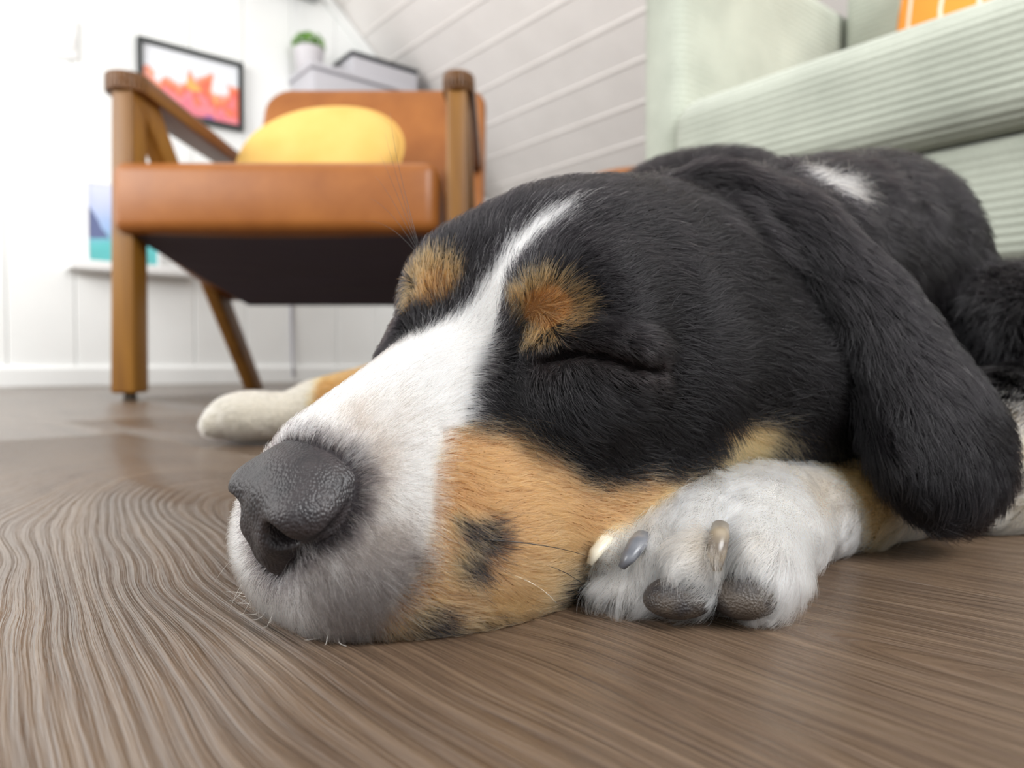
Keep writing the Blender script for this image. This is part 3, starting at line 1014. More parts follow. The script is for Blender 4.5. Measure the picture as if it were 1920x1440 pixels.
for _a, _b, _r in zip(_fe[:-1], _fe[1:], (0.016, 0.014, 0.013)):
    ear.cone(_a, _b, _r, _r * 0.85, 0.012)

DOG_FIELDS = [(head, 0.02), (trunk, 0.02), (leg, 0.004), (ear, 0.005)]

def axis(lo, f0, f1, hi, fine, coarse):
    a = np.arange(f0, f1, fine)
    left, s, x = [], fine, f0
    while x > lo:
        s = min(s * 1.12, coarse)
        x -= s
        left.append(x)
    right, s, x = [], fine, a[-1]
    while x < hi:
        s = min(s * 1.12, coarse)
        x += s
        right.append(x)
    return np.concatenate([np.array(left[::-1]), a, np.array(right)])

def dog_at(p):
    out = None
    for f, k in DOG_FIELDS:
        d = f.at(p)
        out = d if out is None else Field.combine(out, d, k, 'u')
    return out

FINE = 0.0017
_ax = [axis(-0.32, -0.105, 0.235, 0.42, FINE, 0.007), axis(0.12, 0.14, 0.40, 0.86, FINE, 0.007), axis(-0.02, -0.004, 0.165, 0.30, FINE, 0.006)]
_g = None
for _f, _k in DOG_FIELDS:
    _d = _f.grid(_ax)
    _g = _d if _g is None else Field.combine(_g, _d, np.float32(_k), 'u')
_g = np.maximum(_g, (0.0008 - _ax[2])[None, None, :].astype(np.float32))        # the floor it lies on
dog_v, dog_f = surface_nets(_g, _ax)
del _g, _d
# ---- coat colours and lie of the hair, in the dog's own coordinates
_rng = np.random.default_rng(7)
_NW = [(_rng.normal(size=(24, 3)), _rng.uniform(0, 6.28, 24)) for _ in range(4)]

def wobble(p, size, ch=0):
    """smooth random field of about the given feature size, roughly in -1..1"""
    w, ph = _NW[ch]
    return np.sin(p @ (w.T * (1.6 / size)) + ph).sum(1) / 4.9

def sstep(a, b, x):
    t = np.clip((x - a) / (b - a), 0.0, 1.0)
    return t * t * (3 - 2 * t)

WHITE = np.array([0.93, 0.895, 0.85])
CREAM = np.array([0.80, 0.68, 0.50])
TAN = np.array([0.50, 0.240, 0.098])
DEEP_TAN = np.array([0.42, 0.165, 0.040])
BLACK = np.array([0.0035, 0.0029, 0.0036])
GREY = np.array([0.16, 0.135, 0.13])
NAPE = np.array([0.146, 0.339, 0.154])

def lerp(a, b, t):
    return a + (b - a) * t[:, None]

def eye_dist(q):
    """distance to the closed slit of either eye, in head coordinates"""
    q = q * np.array([1, 0, 1]) + np.abs(q) * np.array([0, 1, 0])
    out = np.full(len(q), 1.0)
    for a, b in zip(EYE[:-1], EYE[1:]):
        d = b - a
        t = np.clip(((q - a) @ d) / (d @ d), 0, 1)
        out = np.minimum(out, np.linalg.norm(q - a - t[:, None] * d, axis=1))
    return out

def coat(p, part, rnd):
    """colour of the hairs rooted at points p; part 0 head, 1 trunk, 2 foreleg, 3 ears; rnd in 0..1 scatters the borders"""
    q = to_head(p)
    f, l, u = q[:, 0], q[:, 1], q[:, 2]
    al = np.abs(l)
    j = (rnd - 0.5)
    wob = wobble(p, 0.02)
    n = len(p)
    c = np.tile(BLACK, (n, 1))
    # ---- head
    e = 0.0035 * j + 0.0016 * wob
    h = np.interp(f, [-0.09, -0.016, 0.003, 0.020, 0.027, 0.034, 0.049], [-0.044, -0.036, -0.032, -0.026, -0.0185, -0.0185, -0.0155])
    tan = sstep(0.003, -0.003, u - h + 1.6 * e)
    tan_c = lerp(np.tile(TAN, (n, 1)), np.tile(TAN * 1.1 + np.array([0.03, 0.03, 0.02]), (n, 1)), sstep(-0.03, -0.06, u))
    c = np.where(tan[:, None] > rnd[:, None] * 0.98 + 0.01, tan_c, c)
    ck = np.sqrt(((f + 0.044) / 0.021) ** 2 + ((u + 0.031) / 0.0105) ** 2 + ((al - 0.069) / 0.03) ** 2)
    c = np.where((ck + 0.5 * j + 0.15 * wob < 0.95)[:, None], np.array([0.66, 0.385, 0.165]), c)
    lc = l - np.interp(f, [-0.015, 0.0, 0.015, 0.03, 0.05], [0.011, 0.0095, 0.007, 0.0035, 0.0])     # the blaze runs a little to one side
    br = np.sqrt(((f - 0.0155) / 0.0130) ** 2 + (np.where(l > 0, l - 0.0282, l + 0.0180) / np.where(l > 0, 0.0118, 0.0125)) ** 2 + ((u - 0.0158) / 0.0098) ** 2)
    in_br = br + 0.24 * j + 0.12 * wob < 0.98
    c = np.where(in_br[:, None], np.array([0.30, 0.130, 0.040]), c)
    c = np.where((in_br & (rnd > 0.36) & (rnd < 0.36 + 0.22 * br))[:, None], BLACK * 2, c)
    wdt = np.interp(f, [-0.019, -0.012, -0.003, 0.008, 0.014, 0.020, 0.028, 0.036, 0.047, 0.06], [-0.004, 0.0018, 0.0030, 0.0042, 0.0050, 0.0062, 0.0105, 0.0160, 0.023, 0.025])
    wdt = wdt - 0.05 * sstep(-0.014, -0.022, u)
    g = np.interp(u, [-0.075, -0.060, -0.048, -0.036, -0.025, -0.018, -0.012], [0.080, 0.0772, 0.0740, 0.0675, 0.057, 0.0485, 0.042])
    blaze = np.abs(lc) + 0.7 * e < wdt
    white = blaze | (f + 1.7 * e > g)
    c = np.where(white[:, None], WHITE, c)
    # pale hairs mixed into the black beside the blaze
    near = (np.abs(lc) < wdt + 0.009) & (f > -0.03) & (f < 0.045) & ~white & (u > -0.02)
    c = np.where((near & (_hash(rnd + 0.11) > 0.70 + 40 * (np.abs(lc) - wdt)))[:, None], WHITE * 0.7, c)
    # dark hairs around the nose and over the upper lip
    def blob(cf, cl, cu, r):
        return np.exp(-((f - cf) ** 2 + (l - cl) ** 2 + (u - cu) ** 2) / r ** 2)
    grey = 0.55 * blob(0.066, 0.008, -0.012, 0.011) + 0.45 * blob(0.074, 0.018, -0.022, 0.011) + 0.5 * blob(0.078, 0.025, -0.033, 0.010)
    grey += 0.6 * blob(0.084, 0.024, -0.044, 0.011) + 0.65 * blob(0.086, 0.020, -0.052, 0.011) + 0.5 * blob(0.076, 0.031, -0.046, 0.009) + 0.45 * blob(0.078, 0.028, -0.060, 0.012)
    grey = np.clip(grey * (1.0 + 0.5 * wobble(p, 0.004, 1)), 0, 0.9)
    gcol = lerp(np.tile(np.array([0.30, 0.245, 0.21]), (n, 1)), np.tile(np.array([0.105, 0.092, 0.088]), (n, 1)), sstep(-0.02, -0.045, u))
    hh = _hash(rnd + 0.71)
    c = np.where((white & (hh < grey))[:, None], gcol * (0.6 + 0.9 * _hash(rnd))[:, None], c)
    spots = np.zeros(n)
    for (sf, sl, su, sr) in ((0.058, 0.038, -0.035, 0.0028), (0.0535, 0.042, -0.0385, 0.0042), (0.059, 0.042, -0.044, 0.004), (0.068, 0.037, -0.058, 0.004), (0.055, 0.042, -0.066, 0.005), (0.024, 0.052, -0.064, 0.009)):
        spots = np.maximum(spots, np.exp(-(((f - sf) ** 2 + 0.7 * (al - sl) ** 2 + (u - su) ** 2) / sr ** 2)))
    c = np.where((~white & (tan > 0.5) & (_hash(rnd + 0.23) < 0.75 * spots))[:, None], BLACK * 3, c)
    rim = np.exp(-(eye_dist(q) / 0.0045) ** 2)
    c = np.where((c.mean(1) < 0.05)[:, None], lerp(c, np.tile(np.array([0.020, 0.014, 0.014]), (n, 1)), rim), c)
    head_c = c
    # ---- trunk
    t = np.tile(BLACK, (n, 1))
    np_d = (p - NAPE) @ unit([0.9, 0.43, 0.0]), np.linalg.norm(p - NAPE, axis=1)
    nape = np.sqrt((np_d[0] / 0.026) ** 2 + np.maximum(np_d[1] ** 2 - np_d[0] ** 2, 0) / 0.0125 ** 2)
    t = np.where((nape + 0.5 * j + 0.25 * wob < 0.85)[:, None], WHITE, t)
    hind = sstep(0.06, 0.02, p[:, 0] + 0.02 * j) * sstep(0.16, 0.10, p[:, 2])
    t = np.where((hind > 0.5)[:, None], np.array([0.60, 0.30, 0.09]), t)
    t = np.where((p[:, 0] + 0.012 * j + 0.004 * wob < -0.172)[:, None], np.array([0.84, 0.76, 0.62]), t)
    low = sstep(0.062, 0.050, p[:, 2] + 0.015 * j) * sstep(0.12, 0.2, p[:, 0]) * sstep(0.52, 0.44, p[:, 1])
    t = np.where((low > 0.5)[:, None], lerp(np.tile(CREAM, (n, 1)), np.tile(GREY, (n, 1)), sstep(0.1, 0.5, wobble(p, 0.012, 1) + j)), t)
    # ---- foreleg
    x = p[:, 0] + 0.012 * j + 0.005 * wob
    k = np.tile(WHITE, (n, 1))
    k = lerp(k, np.tile(np.array([0.70, 0.58, 0.44]), (n, 1)), 0.75 * sstep(-0.1, 0.9, wobble(p, 0.014, 3) + 0.8 * j) * sstep(0.008, 0.026, p[:, 2]))
    k = np.where((x > 0.122 + 0.6 * (0.020 - p[:, 2]))[:, None], np.array([0.68, 0.46, 0.22]), k)
    mottle = wobble(p, 0.018, 1) + 0.5 * j
    far = sstep(0.138, 0.158, x)
    k = lerp(k, lerp(np.tile(CREAM, (n, 1)), np.tile(TAN, (n, 1)), sstep(-0.1, 0.6, mottle)), far)
    k = np.where(((x > 0.19) & (wobble(p, 0.010, 2) + 0.9 * j + 8.0 * (p[:, 2] - 0.04) > 0.35))[:, None], GREY * 0.6, k)
    k = np.where(((x > 0.17) & (p[:, 2] + 0.014 * j > 0.054))[:, None], BLACK, k)
    ear_c = np.where((nape + 0.5 * j + 0.25 * wob < 0.85)[:, None], WHITE, np.tile(BLACK, (n, 1)))
    out = np.where((part == 0)[:, None], head_c, np.where((part == 1)[:, None], t, np.where((part == 2)[:, None], k, ear_c)))
    out = out * (0.74 + 0.42 * _hash(rnd + 0.37))[:, None]
    dark = out.mean(1) < 0.012
    return np.where((dark & (_hash(rnd + 0.53) > 0.90))[:, None], np.array([0.032, 0.028, 0.030]), out)

def _hash(x):
    return np.mod(np.sin(x * 917.31) * 43758.5453, 1.0)

# guides: where (head coordinates), which way the hair lies, how long
_HG = [  # f, l, u, direction, length, lift
    (0.075, 0.000, -0.012, (-0.8, 0.0, 0.55), 0.0042, 0.8),
    (0.060, 0.000, -0.008, (-0.9, 0.0, 0.35), 0.0062, 0.8),
    (0.055, 0.018, -0.016, (-0.9, 0.35, 0.1), 0.0060, 0.55),
    (0.070, 0.022, -0.030, (-0.8, 0.5, -0.3), 0.0050, 0.5),
    (0.086, 0.012, -0.050, (-0.2, 0.6, -0.75), 0.0055, 0.6),
    (0.088, 0.000, -0.058, (0.1, 0.1, -1.0), 0.0065, 0.8),
    (0.070, 0.025, -0.065, (-0.4, 0.4, -0.8), 0.0080, 0.6),
    (0.050, 0.030, -0.075, (-0.6, 0.3, -0.7), 0.0085, 0.5),
    (0.060, 0.032, -0.040, (-0.85, 0.3, -0.4), 0.0068, 0.45),
    (0.040, 0.030, -0.030, (-0.85, 0.3, -0.45), 0.0075, 0.4),
    (0.020, 0.040, -0.045, (-0.85, 0.2, -0.5), 0.0085, 0.4),
    (0.000, 0.050, -0.050, (-0.9, 0.2, -0.35), 0.0100, 0.35),
    (0.035, 0.010, 0.000, (-0.9, 0.2, 0.3), 0.0070, 0.6),
    (0.020, 0.000, 0.012, (-0.7, 0.0, 0.7), 0.0080, 0.6),
    (0.020, 0.015, 0.008, (-0.5, 0.5, 0.7), 0.0085, 0.6),
    (0.000, 0.000, 0.030, (-0.7, 0.0, 0.7), 0.0095, 0.40),
    (0.000, 0.012, 0.030, (-0.6, 0.35, 0.7), 0.0095, 0.38),
    (-0.03, 0.000, 0.048, (-0.9, 0.1, 0.4), 0.0095, 0.30),
    (-0.06, 0.000, 0.056, (-1.0, 0.1, 0.0), 0.0105, 0.25),
    (0.013, 0.018, 0.014, (0.1, -0.5, 0.7), 0.0065, 0.7),
    (0.008, 0.026, 0.024, (-0.3, 0.2, 0.9), 0.0075, 0.8),
    (0.010, 0.036, 0.017, (-0.2, 0.9, 0.3), 0.0065, 0.6),
    (0.017, 0.027, 0.009, (0.2, 0.1, -0.6), 0.0060, 0.6),
    (0.030, 0.024, -0.004, (-0.4, 0.4, -0.8), 0.0070, 0.4),
    (0.020, 0.034, -0.006, (-0.4, 0.3, -0.9), 0.0080, 0.4),
    (0.014, 0.042, -0.014, (-0.5, 0.2, -0.9), 0.0090, 0.35),
    (0.000, 0.050, -0.010, (-0.7, 0.2, -0.7), 0.0095, 0.3),
    (-0.01, 0.048, 0.010, (-0.95, 0.2, -0.1), 0.0110, 0.3),
    (-0.03, 0.055, 0.000, (-0.9, 0.1, -0.45), 0.0125, 0.3),
    (-0.03, 0.062, -0.025, (-0.8, 0.1, -0.6), 0.0135, 0.3),
    (-0.04, 0.030, 0.042, (-0.95, 0.3, 0.0), 0.0105, 0.25),
    (-0.08, 0.045, 0.030, (-0.9, 0.3, -0.3), 0.0150, 0.35),
    (-0.08, 0.070, -0.005, (-0.75, 0.1, -0.7), 0.0160, 0.3),
    (-0.11, 0.075, -0.030, (-0.55, 0.1, -0.85), 0.0200, 0.35),
    (-0.14, 0.080, -0.040, (-0.35, 0.1, -1.0), 0.0240, 0.4),
]
_gp = np.array([(g[0], s * g[1], g[2]) for g in _HG for s in (1, -1)])
_gd = np.array([(g[3][0], s * g[3][1], g[3][2]) for g in _HG for s in (1, -1)])
_gl = np.array([(g[4], g[5]) for g in _HG for s in (1, -1)])

def groom(p, part):
    """direction (world), length and lift of the hairs rooted at p"""
    q = to_head(p)
    n = len(p)
    D, LL = np.zeros((n, 3)), np.zeros((n, 2))
    for s in range(0, n, 40000):
        d2 = ((q[s:s + 40000, None, :] - _gp[None]) ** 2).sum(2)
        w = 1.0 / (d2 + 0.006 ** 2) ** 2
        w /= w.sum(1)[:, None]
        D[s:s + 40000] = w @ _gd
        LL[s:s + 40000] = w @ _gl
    LL[:, 0] *= 0.30 + 0.70 * sstep(0.0005, 0.011, eye_dist(q))
    D = D @ HR.T
    m = part == 1
    pm = p[m]
    tr = np.stack([0.35 - 0.6 * sstep(0.0, 0.5, pm[:, 1] - 0.35), 0.55 + 0 * pm[:, 0], -0.55 + 0 * pm[:, 0]], 1)
    near_side = sstep(0.20, 0.30, pm[:, 0])
    tr = lerp(tr, np.tile(np.array([0.25, 0.0, -1.0]), (len(pm), 1)), near_side)
    hind = sstep(0.02, -0.06, pm[:, 0])
    tr = lerp(tr, np.tile(np.array([-1.0, -0.2, -0.1]), (len(pm), 1)), hind)
    D[m] = tr
    LL[m] = np.stack([0.021 - 0.015 * hind, 0.5 - 0.1 * hind], 1)
    m = part == 2
    pm = p[m]
    toe = sstep(0.10, 0.06, pm[:, 0])
    D[m] = lerp(np.tile(np.array([-0.85, -0.5, -0.25]), (len(pm), 1)), np.tile(np.array([-0.45, -0.65, -0.75]), (len(pm), 1)), toe)
    LL[m] = np.stack([np.interp(pm[:, 0], [0.03, 0.06, 0.10, 0.13, 0.2], [0.0095, 0.0125, 0.012, 0.011, 0.014]), 0.45 - 0.12 * toe], 1)
    m = part == 3
    pm = p[m]
    path = np.array(_pts)
    seg = np.array([unit(path[min(i + 1, len(path) - 1)] - path[max(i - 1, 0)]) for i in range(len(path))])
    d2 = ((pm[:, None, :] - path[None]) ** 2).sum(2)
    w = 1.0 / (d2 + 0.008 ** 2) ** 2
    w /= w.sum(1)[:, None]
    # the hair fans out towards the rim of the flap
    away = pm - (w @ path)
    D[m] = (w @ seg) + away * 14.0 + np.array([0, 0, -0.25])
    LL[m] = np.stack([np.interp(pm[:, 0], [0.08, 0.12, 0.17], [0.012, 0.013, 0.010]), 0.30 + 0 * pm[:, 0]], 1)
    return D, LL[:, 0], LL[:, 1]
# ---- the dog's mesh, nose, claws, pads, whiskers and fur
def vert_normals(v, f):
    a, b, c, d = v[f[:, 0]], v[f[:, 1]], v[f[:, 2]], v[f[:, 3]]
    fn = np.cross(c - a, d - b)
    vn = np.zeros_like(v)
    for i in range(4):
        np.add.at(vn, f[:, i], fn)
    return vn / (np.linalg.norm(vn, axis=1)[:, None] + 1e-12), 0.5 * np.linalg.norm(fn, axis=1)

dog = empty('dog', (0.06, 0.36, 0.0), 'black, tan and white dog asleep on the wooden floor with its chin down', 'dog')

def under_dog(o):
    o.parent = dog
    o.matrix_parent_inverse = Matrix.Translation(dog.location).inverted()
    return o

# nose leather
nose_f = Field()
_ny = math.radians(5.0)                                  # the nose is turned a little, the lip squashed by the floor
NRM = HR @ np.array([[math.cos(_ny), math.sin(_ny), 0], [-math.sin(_ny), math.cos(_ny), 0], [0, 0, 1.0]])
NO = H(0.0752, 0.0020, -0.0312)
def NP3(t):
    return NO + NRM @ np.array([(t[0] - 0.0735) * 0.95, t[1] * 0.95, (t[2] + 0.030) * 0.80])
def ne(c, r, k, sym=False):
    for s in ((1, -1) if sym else (1,)):
        nose_f.ell(NP3((c[0], c[1] * s, c[2])), (0.95 * r[0], 0.95 * r[1], 0.87 * r[2]), NRM, k)
def ncut(w, k, s=1):
    for a, b in zip(w[:-1], w[1:]):
        nose_f.cone(NP3((a[0], a[1] * s, a[2])), NP3((b[0], b[1] * s, b[2])), a[3], b[3], k, 's')
ne((0.0785, 0, -0.0300), (0.0160, 0.0188, 0.0138), 0.004)
ne((0.0740, 0, -0.0225), (0.0120, 0.0155, 0.0070), 0.006)
ne((0.0830, 0.0112, -0.0295), (0.0118, 0.0092, 0.0082), 0.003, True)
ne((0.0845, 0, -0.0400), (0.0098, 0.0098, 0.0108), 0.005)
ne((0.0840, 0, -0.0480), (0.0085, 0.0066, 0.0080), 0.005)
ne((0.0880, 0.0056, -0.0385), (0.0066, 0.0046, 0.0066), 0.003, True)
for _s in (1, -1):
    ncut([(0.1010, 0.0128, -0.0362, 0.0042), (0.0820, 0.0085, -0.0340, 0.0032)], 0.0020, _s)
    ncut([(0.0960, 0.0118, -0.0375, 0.0030), (0.0925, 0.0150, -0.0392, 0.0026), (0.0870, 0.0184, -0.0378, 0.0020), (0.0815, 0.0204, -0.0325, 0.0017), (0.0765, 0.0206, -0.0265, 0.0013)], 0.0016, _s)
ncut([(0.0975, 0, -0.0320, 0.0006), (0.0975, 0, -0.0400, 0.0009), (0.0945, 0, -0.0500, 0.0011), (0.0900, 0, -0.0575, 0.0011)], 0.0026)
_c = H(0.081, 0, -0.040)
_nax = [np.arange(_c[i] - 0.034, _c[i] + 0.034, 0.00055) for i in range(3)]
nose_v, nose_q = surface_nets(nose_f.grid(_nax, 0.03), _nax)
nm = M('nose_leather', (0.030, 0.026, 0.029), 0.45, 0.45)
_co = nm.coords()
_vo = nm.n('ShaderNodeTexVoronoi', Scale=1400.0)
_vo.feature = 'SMOOTH_F1'
_vo.inputs['Smoothness'].default_value = 0.4
nm.l(nm.mapping(_co, (1, 1, 0.75)), _vo.inputs['Vector'])
_nz = nm.noise(_co, 160.0, 3.0)
_hh = nm.math('ADD', nm.math('MULTIPLY', _vo.outputs['Distance'], -1.0), nm.math('MULTIPLY', _nz.outputs['Fac'], 0.5))
nm.bump(_hh, 0.45, 0.0007)
nm.color(nm.ramp(_nz.outputs['Fac'], [(0.35, (0.016, 0.0135, 0.015)), (0.7, (0.034, 0.027, 0.028))]))
nose = under_dog(link('nose', quads_to_mesh('nose', nose_v, nose_q), None, [nm.mat]))
nose['label'] = 'dark grey pebbled nose leather'

# skin under the fur
dog_n, dog_fa = vert_normals(dog_v, dog_f)
def part_of(p):
    d = np.stack([f.at(p) for f, k in DOG_FIELDS], 1)
    return d.argmin(1)
vpart = part_of(dog_v)
vcol = coat(dog_v, vpart, np.full(len(dog_v), 0.5))
_q = to_head(dog_v)
_pink = np.exp(-(((_q[:, 0] - 0.080) / 0.03) ** 2 + ((_q[:, 2] + 0.050) / 0.02) ** 2 + ((_q[:, 1] - 0.010) / 0.017) ** 2))
_lum = vcol.mean(1)
vcol = np.where((_lum > 0.2)[:, None], vcol * 0.62, vcol * 0.5)
vcol = lerp(vcol, np.tile(np.array([0.125, 0.110, 0.103]), (len(vcol), 1)), np.where(vpart == 0, 0.8 * _pink, 0.0) * (_lum > 0.1))
_nd = nose_f.at(dog_v)
vcol = lerp(vcol, np.tile(np.array([0.030, 0.026, 0.028]), (len(vcol), 1)), sstep(0.0060, 0.0015, _nd))
body_me = quads_to_mesh('body', dog_v, dog_f)
_at = body_me.color_attributes.new('coat', 'FLOAT_COLOR', 'POINT')
_at.data.foreach_set('color', np.concatenate([vcol, np.ones((len(vcol), 1))], 1).astype(np.float32).ravel())
bm_ = M('dog_skin', (0.1, 0.1, 0.1), 0.75, 0.15)
_a = bm_.n('ShaderNodeAttribute', attribute_name='coat')
bm_.color(_a.outputs['Color'])
body = under_dog(link('body', body_me, None, [bm_.mat]))

# fur
def hair_material(name, rough, refl):
    m = bpy.data.materials.new(name)
    m.use_nodes = True
    nt = m.node_tree
    nt.nodes.remove(nt.nodes['Principled BSDF'])
    h = nt.nodes.new('ShaderNodeBsdfHairPrincipled')
    h.parametrization = 'COLOR'
    a = nt.nodes.new('ShaderNodeAttribute')
    a.attribute_name = 'hair_color'
    nt.links.new(a.outputs['Color'], h.inputs['Color'])
    h.inputs['Roughness'].default_value = rough
    h.inputs['Radial Roughness'].default_value = 0.35
    h.inputs['Coat'].default_value = refl
    h.inputs['IOR'].default_value = 1.34
    nt.links.new(h.outputs[0], nt.nodes['Material Output'].inputs['Surface'])
    return m
HAIR_MAT = hair_material('dog_hair', 0.26, 0.0)

tri = np.concatenate([dog_f[:, [0, 1, 2]], dog_f[:, [0, 2, 3]]])
_ta = 0.5 * np.linalg.norm(np.cross(dog_v[tri[:, 1]] - dog_v[tri[:, 0]], dog_v[tri[:, 2]] - dog_v[tri[:, 0]]), axis=1)
_tc = dog_v[tri].mean(1)
_tn = dog_n[tri].mean(1)
_tp = part_of(_tc)
_view = np.array([0.0, 0.0, CAM_H]) - _tc
_dist = np.linalg.norm(_view, axis=1)
_face = (_tn * _view).sum(1) / _dist
HAIRS = 480000
# near fur is finer and denser than the far back of the dog; sides turned away carry less
_dens = np.clip((0.21 / np.maximum(_dist, 0.15)) ** 1.7, 0.10, 1.6) * np.where(_face > -0.35, 1.0, 0.22)
_th = to_head(_tc)
_dens *= np.where((_tp == 0) & (_th[:, 0] > 0.03), 1.5, 1.0)
_dens *= np.where(nose_f.at(_tc) < -0.0004, 0.0, 1.0)
_dens *= np.where(_tc[:, 2] < 0.0018, 0.0, 1.0)
_lips = np.exp(-(((_th[:, 0] - 0.085) / 0.016) ** 2 + ((_th[:, 2] + 0.052) / 0.014) ** 2 + ((_th[:, 1] - 0.010) / 0.018) ** 2)) * (_tp == 0)
_dens *= 1.0 - 0.40 * _lips
_dens *= np.where(_tp == 0, sstep(0.0006, 0.0018, eye_dist(_th)), 1.0)
_w = _ta * _dens
ti = _rng.choice(len(tri), HAIRS, p=_w / _w.sum())
r1, r2 = np.sqrt(_rng.random(HAIRS)), _rng.random(HAIRS)
ba = np.stack([1 - r1, r1 * (1 - r2), r1 * r2], 1)
root = (dog_v[tri[ti]] * ba[:, :, None]).sum(1)
nrm = (dog_n[tri[ti]] * ba[:, :, None]).sum(1)
nrm /= np.linalg.norm(nrm, axis=1)[:, None]
hp = _tp[ti]


rnd = _rng.random(HAIRS)
hcol = coat(root, hp, rnd)
_nr = sstep(0.0060, 0.0005, nose_f.at(root)) * np.where(to_head(root)[:, 2] > -0.022, 0.30, 0.5)
_nr = _nr > _rng.random(HAIRS)
hcol = np.where(_nr[:, None], np.array([0.055, 0.045, 0.046]) * _rng.uniform(0.5, 1.6, HAIRS)[:, None], hcol)
gd, gl, glift = groom(root, hp)
gd = gd + 0.30 * np.stack([wobble(root, 0.010, i) for i in range(3)], 1) * np.linalg.norm(gd, axis=1)[:, None]
gd = gd + 0.22 * _rng.normal(size=gd.shape) * np.linalg.norm(gd, axis=1)[:, None]
gd -= nrm * (gd * nrm).sum(1)[:, None]
gd /= np.linalg.norm(gd, axis=1)[:, None] + 1e-9
gl = gl * _rng.uniform(0.65, 1.2, HAIRS)
glift = glift * _rng.uniform(0.6, 1.4, HAIRS)
NP = 6
pts = np.zeros((HAIRS, NP, 3), np.float32)
pts[:, 0] = root - nrm * 0.0003
cur = pts[:, 0].astype(float)
for k in range(1, NP):
    t = (k - 0.5) / (NP - 1)
    d = gd * (0.55 + 0.6 * t) + nrm * (glift * (1.25 - 1.35 * t))[:, None]
    d /= np.linalg.norm(d, axis=1)[:, None]
    cur = cur + d * (gl / (NP - 1))[:, None]
    pts[:, k] = cur
# tufts: tips drawn towards the tip of a neighbouring hair
from mathutils.kdtree import KDTree
_cl = _rng.choice(HAIRS, HAIRS // 45, replace=False)
kd = KDTree(len(_cl))
for i, c in enumerate(_cl):
    kd.insert(root[c], i)
kd.balance()
_near = np.array([_cl[kd.find(r)[1]] for r in root])
_pull = np.where(hp == 0, 0.22, np.where(hp == 1, 0.5, np.where(hp == 2, 0.72, 0.38))) * _rng.uniform(0.3, 1.2, HAIRS)
_ok = (hp[_near] == hp) & (np.linalg.norm(root[_near] - root, axis=1) < 0.006)
_pull = np.where(_ok, _pull, 0.0)
for k in range(1, NP):
    s = (k / (NP - 1)) ** 1.6
    pts[:, k] += ((pts[_near, k] - pts[:, k]) * (_pull * s)[:, None]).astype(np.float32) if k == NP - 1 else ((pts[_near, k].copy() - pts[:, k]) * (_pull * s)[:, None]).astype(np.float32)
pts[:, 1:, 2] = np.maximum(pts[:, 1:, 2], 0.0006)
_hd = np.linalg.norm(root - np.array([0, 0, CAM_H]), axis=1)
base_r = np.clip(0.00027 * _hd, 0.00004, 0.00020) * _rng.uniform(0.75, 1.2, HAIRS)
prof = np.array([1.0, 1.0, 0.92, 0.8, 0.6, 0.2])

def fur_object(name, sel, label=None):
    n = int(sel.sum())
    hc = bpy.data.hair_curves.new(name)
    hc.add_curves([NP] * n)
    hc.attributes['position'].data.foreach_set('vector', pts[sel].ravel())
    ra = hc.attributes.get('radius') or hc.attributes.new('radius', 'FLOAT', 'POINT')
    ra.data.foreach_set('value', (base_r[sel][:, None] * prof[None]).astype(np.float32).ravel())
    ca = hc.attributes.new('hair_color', 'FLOAT_COLOR', 'CURVE')
    ca.data.foreach_set('color', np.concatenate([hcol[sel], np.ones((n, 1))], 1).astype(np.float32).ravel())
    hc.materials.append(HAIR_MAT)
    o = bpy.data.objects.new(name, hc)
    COL.objects.link(o)
    o['kind'] = 'stuff'
    if label:
        o['label'] = label
    return under_dog(o)

_hindsel = (hp == 1) & (root[:, 0] < 0.02) & (root[:, 1] > 0.55)
fur_object('head_fur', hp == 0, 'short black, white and tan fur of the face')
fur_object('body_fur', (hp == 1) & ~_hindsel, 'long black fur with a white patch on the nape')
fur_object('hind_leg_fur', _hindsel, 'tan and white fur of the stretched hind leg')
fur_object('foreleg_fur', hp == 2, 'white paw fur turning tan up the leg')
fur_object('ear_fur', hp == 3, 'soft black fur of the hanging ears')
# ---- claws, pads and whiskers
def horn(name, path, radii, mat, label=None, flat=0.75):
    o = tube(name, path, radii, mat, 12, False, None, flat)
    under_dog(o)
    if label:
        o['label'] = label
    return o

def claw_mat(name, a, b):
    m = M(name, a, 0.28, 0.5)
    n = m.noise(m.mapping(m.coords(), (60, 60, 300)), 1.0, 3.0)
    m.color(m.ramp(n.outputs['Fac'], [(0.3, a), (0.7, b)]))
    return m.mat
PALE = claw_mat('pale_claw', (0.55, 0.50, 0.40), (0.70, 0.64, 0.50))
SLATE = claw_mat('slate_claw', (0.07, 0.075, 0.09), (0.16, 0.165, 0.18))
BROWN = claw_mat('brown_claw', (0.085, 0.066, 0.052), (0.27, 0.22, 0.155))
horn('claw', [(0.0290, 0.2085, 0.0195), (0.0262, 0.2032, 0.0190), (0.0235, 0.1998, 0.0165), (0.0218, 0.1985, 0.0137)], [0.0024, 0.0025, 0.0021, 0.0011], PALE, 'pale claw')
horn('claw', [(0.0375, 0.2025, 0.0205), (0.0348, 0.1965, 0.0198), (0.0318, 0.1930, 0.0170), (0.0298, 0.1920, 0.0146)], [0.0027, 0.0028, 0.0023, 0.0012], SLATE, 'slate grey claw')
horn('claw', [(0.0580, 0.1965, 0.0250), (0.0556, 0.1893, 0.0238), (0.0538, 0.1858, 0.0198), (0.0536, 0.1845, 0.0158)], [0.0024, 0.0027, 0.0025, 0.0013], BROWN, 'brown claw with a pale edge')

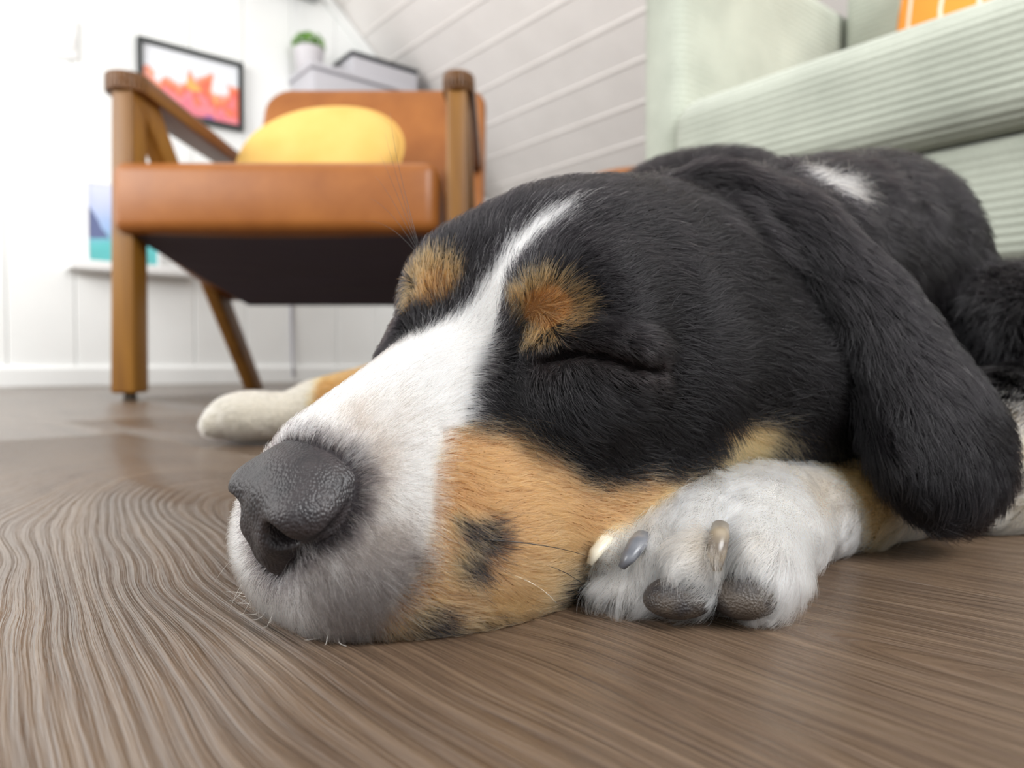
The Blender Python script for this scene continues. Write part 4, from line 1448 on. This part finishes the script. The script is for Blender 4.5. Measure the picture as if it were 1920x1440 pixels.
def pad(name, c, r, yaw, mat, label):
    bm = bmesh.new()
    bmesh.ops.create_uvsphere(bm, u_segments=28, v_segments=18, radius=1.0)
    R = Matrix.Rotation(yaw, 3, 'Z')
    for v in bm.verts:
        v.co.z = v.co.z if v.co.z > 0 else v.co.z * 0.8
        v.co = Vector(c) + R @ Vector((v.co.x * r[0], v.co.y * r[1], v.co.z * r[2]))
    me = bpy.data.meshes.new(name)
    bm.to_mesh(me)
    bm.free()
    o = under_dog(link(name, me, None, [mat]))
    o['label'] = label
    return o
pm_ = M('paw_pad', (0.05, 0.042, 0.040), 0.5, 0.45)
_n = pm_.noise(pm_.coords(), 130.0, 3.0)
pm_.color(pm_.ramp(_n.outputs['Fac'], [(0.40, (0.026, 0.022, 0.022)), (0.62, (0.065, 0.050, 0.038))]))
_v = pm_.n('ShaderNodeTexVoronoi', Scale=1500.0)
pm_.l(pm_.coords(), _v.inputs['Vector'])
pm_.bump(_v.outputs['Distance'], 0.5, 0.0006)
pad('paw_pad', (0.0446, 0.1894, 0.0068), (0.0095, 0.0078, 0.0060), math.radians(8), pm_.mat, 'dark pad of the middle toe')
pad('paw_pad', (0.0618, 0.1886, 0.0074), (0.0088, 0.0078, 0.0068), math.radians(-18), pm_.mat, 'dark pad of the outer toe')

WH_WHITE = M('white_whisker', (0.8, 0.77, 0.72), 0.35).mat
WH_BLACK = M('black_whisker', (0.015, 0.012, 0.012), 0.35).mat
def whisker(pa, pb, pc, r, mat):
    """bristle through three points of the head's own frame"""
    a, b, c = H(*pa), H(*pb), H(*pc)
    path = [(1 - t) ** 2 * a + 2 * t * (1 - t) * b + t * t * c for t in np.linspace(0, 1, 9)]
    path = [np.array([p[0], p[1], max(p[2], 0.0009)]) for p in path]
    under_dog(tube('whisker', path, [r * (1 - 0.8 * t) for t in np.linspace(0, 1, 9)], mat, 5))
for (s, l, u, dx, dl, du, k) in ((0.058, 0.042, -0.038, -0.030, 0.016, -0.004, 1), (0.060, 0.041, -0.041, -0.034, 0.010, -0.016, 1), (0.064, 0.040, -0.045, -0.034, 0.012, -0.020, 0),
                                 (0.058, 0.042, -0.046, -0.030, 0.014, -0.022, 0), (0.066, 0.037, -0.050, -0.036, 0.012, -0.020, 0), (0.053, 0.043, -0.044, -0.032, 0.014, -0.014, 1),
                                 (0.060, 0.040, -0.055, -0.034, 0.014, -0.016, 0), (0.066, 0.034, -0.060, -0.024, 0.018, -0.016, 0)):
    if not k:
        dx, dl, du = dx * 0.75, dl * 0.8, du * 0.5 + 0.002
    whisker((s, l - 0.002, u), (s + 0.5 * dx, l + 0.9 * dl, u + 0.1 * du), (s + dx, l + dl, u + du - 0.006), 0.00021, (WH_WHITE, WH_BLACK)[k])
_rw = random.Random(11)
for i in range(34):
    l = _rw.uniform(-0.024, 0.020)
    u = _rw.uniform(-0.070, -0.054)
    f0 = 0.084 - 10 * l * l + (u + 0.06) * 0.3
    whisker((f0, l, u), (f0 + 0.006, l * 1.2, u - 0.003), (f0 + _rw.uniform(0.004, 0.011), l * 1.35 + _rw.uniform(-0.004, 0.004), u - _rw.uniform(0.008, 0.014)), 0.00012, WH_WHITE)
for i in range(6):
    whisker((0.010, -0.030, 0.022), (0.012, -0.044, 0.036 + 0.004 * i), (0.010 - 0.004 * i, -0.062 - 0.002 * i, 0.034 + 0.008 * i), 0.00010, WH_BLACK)
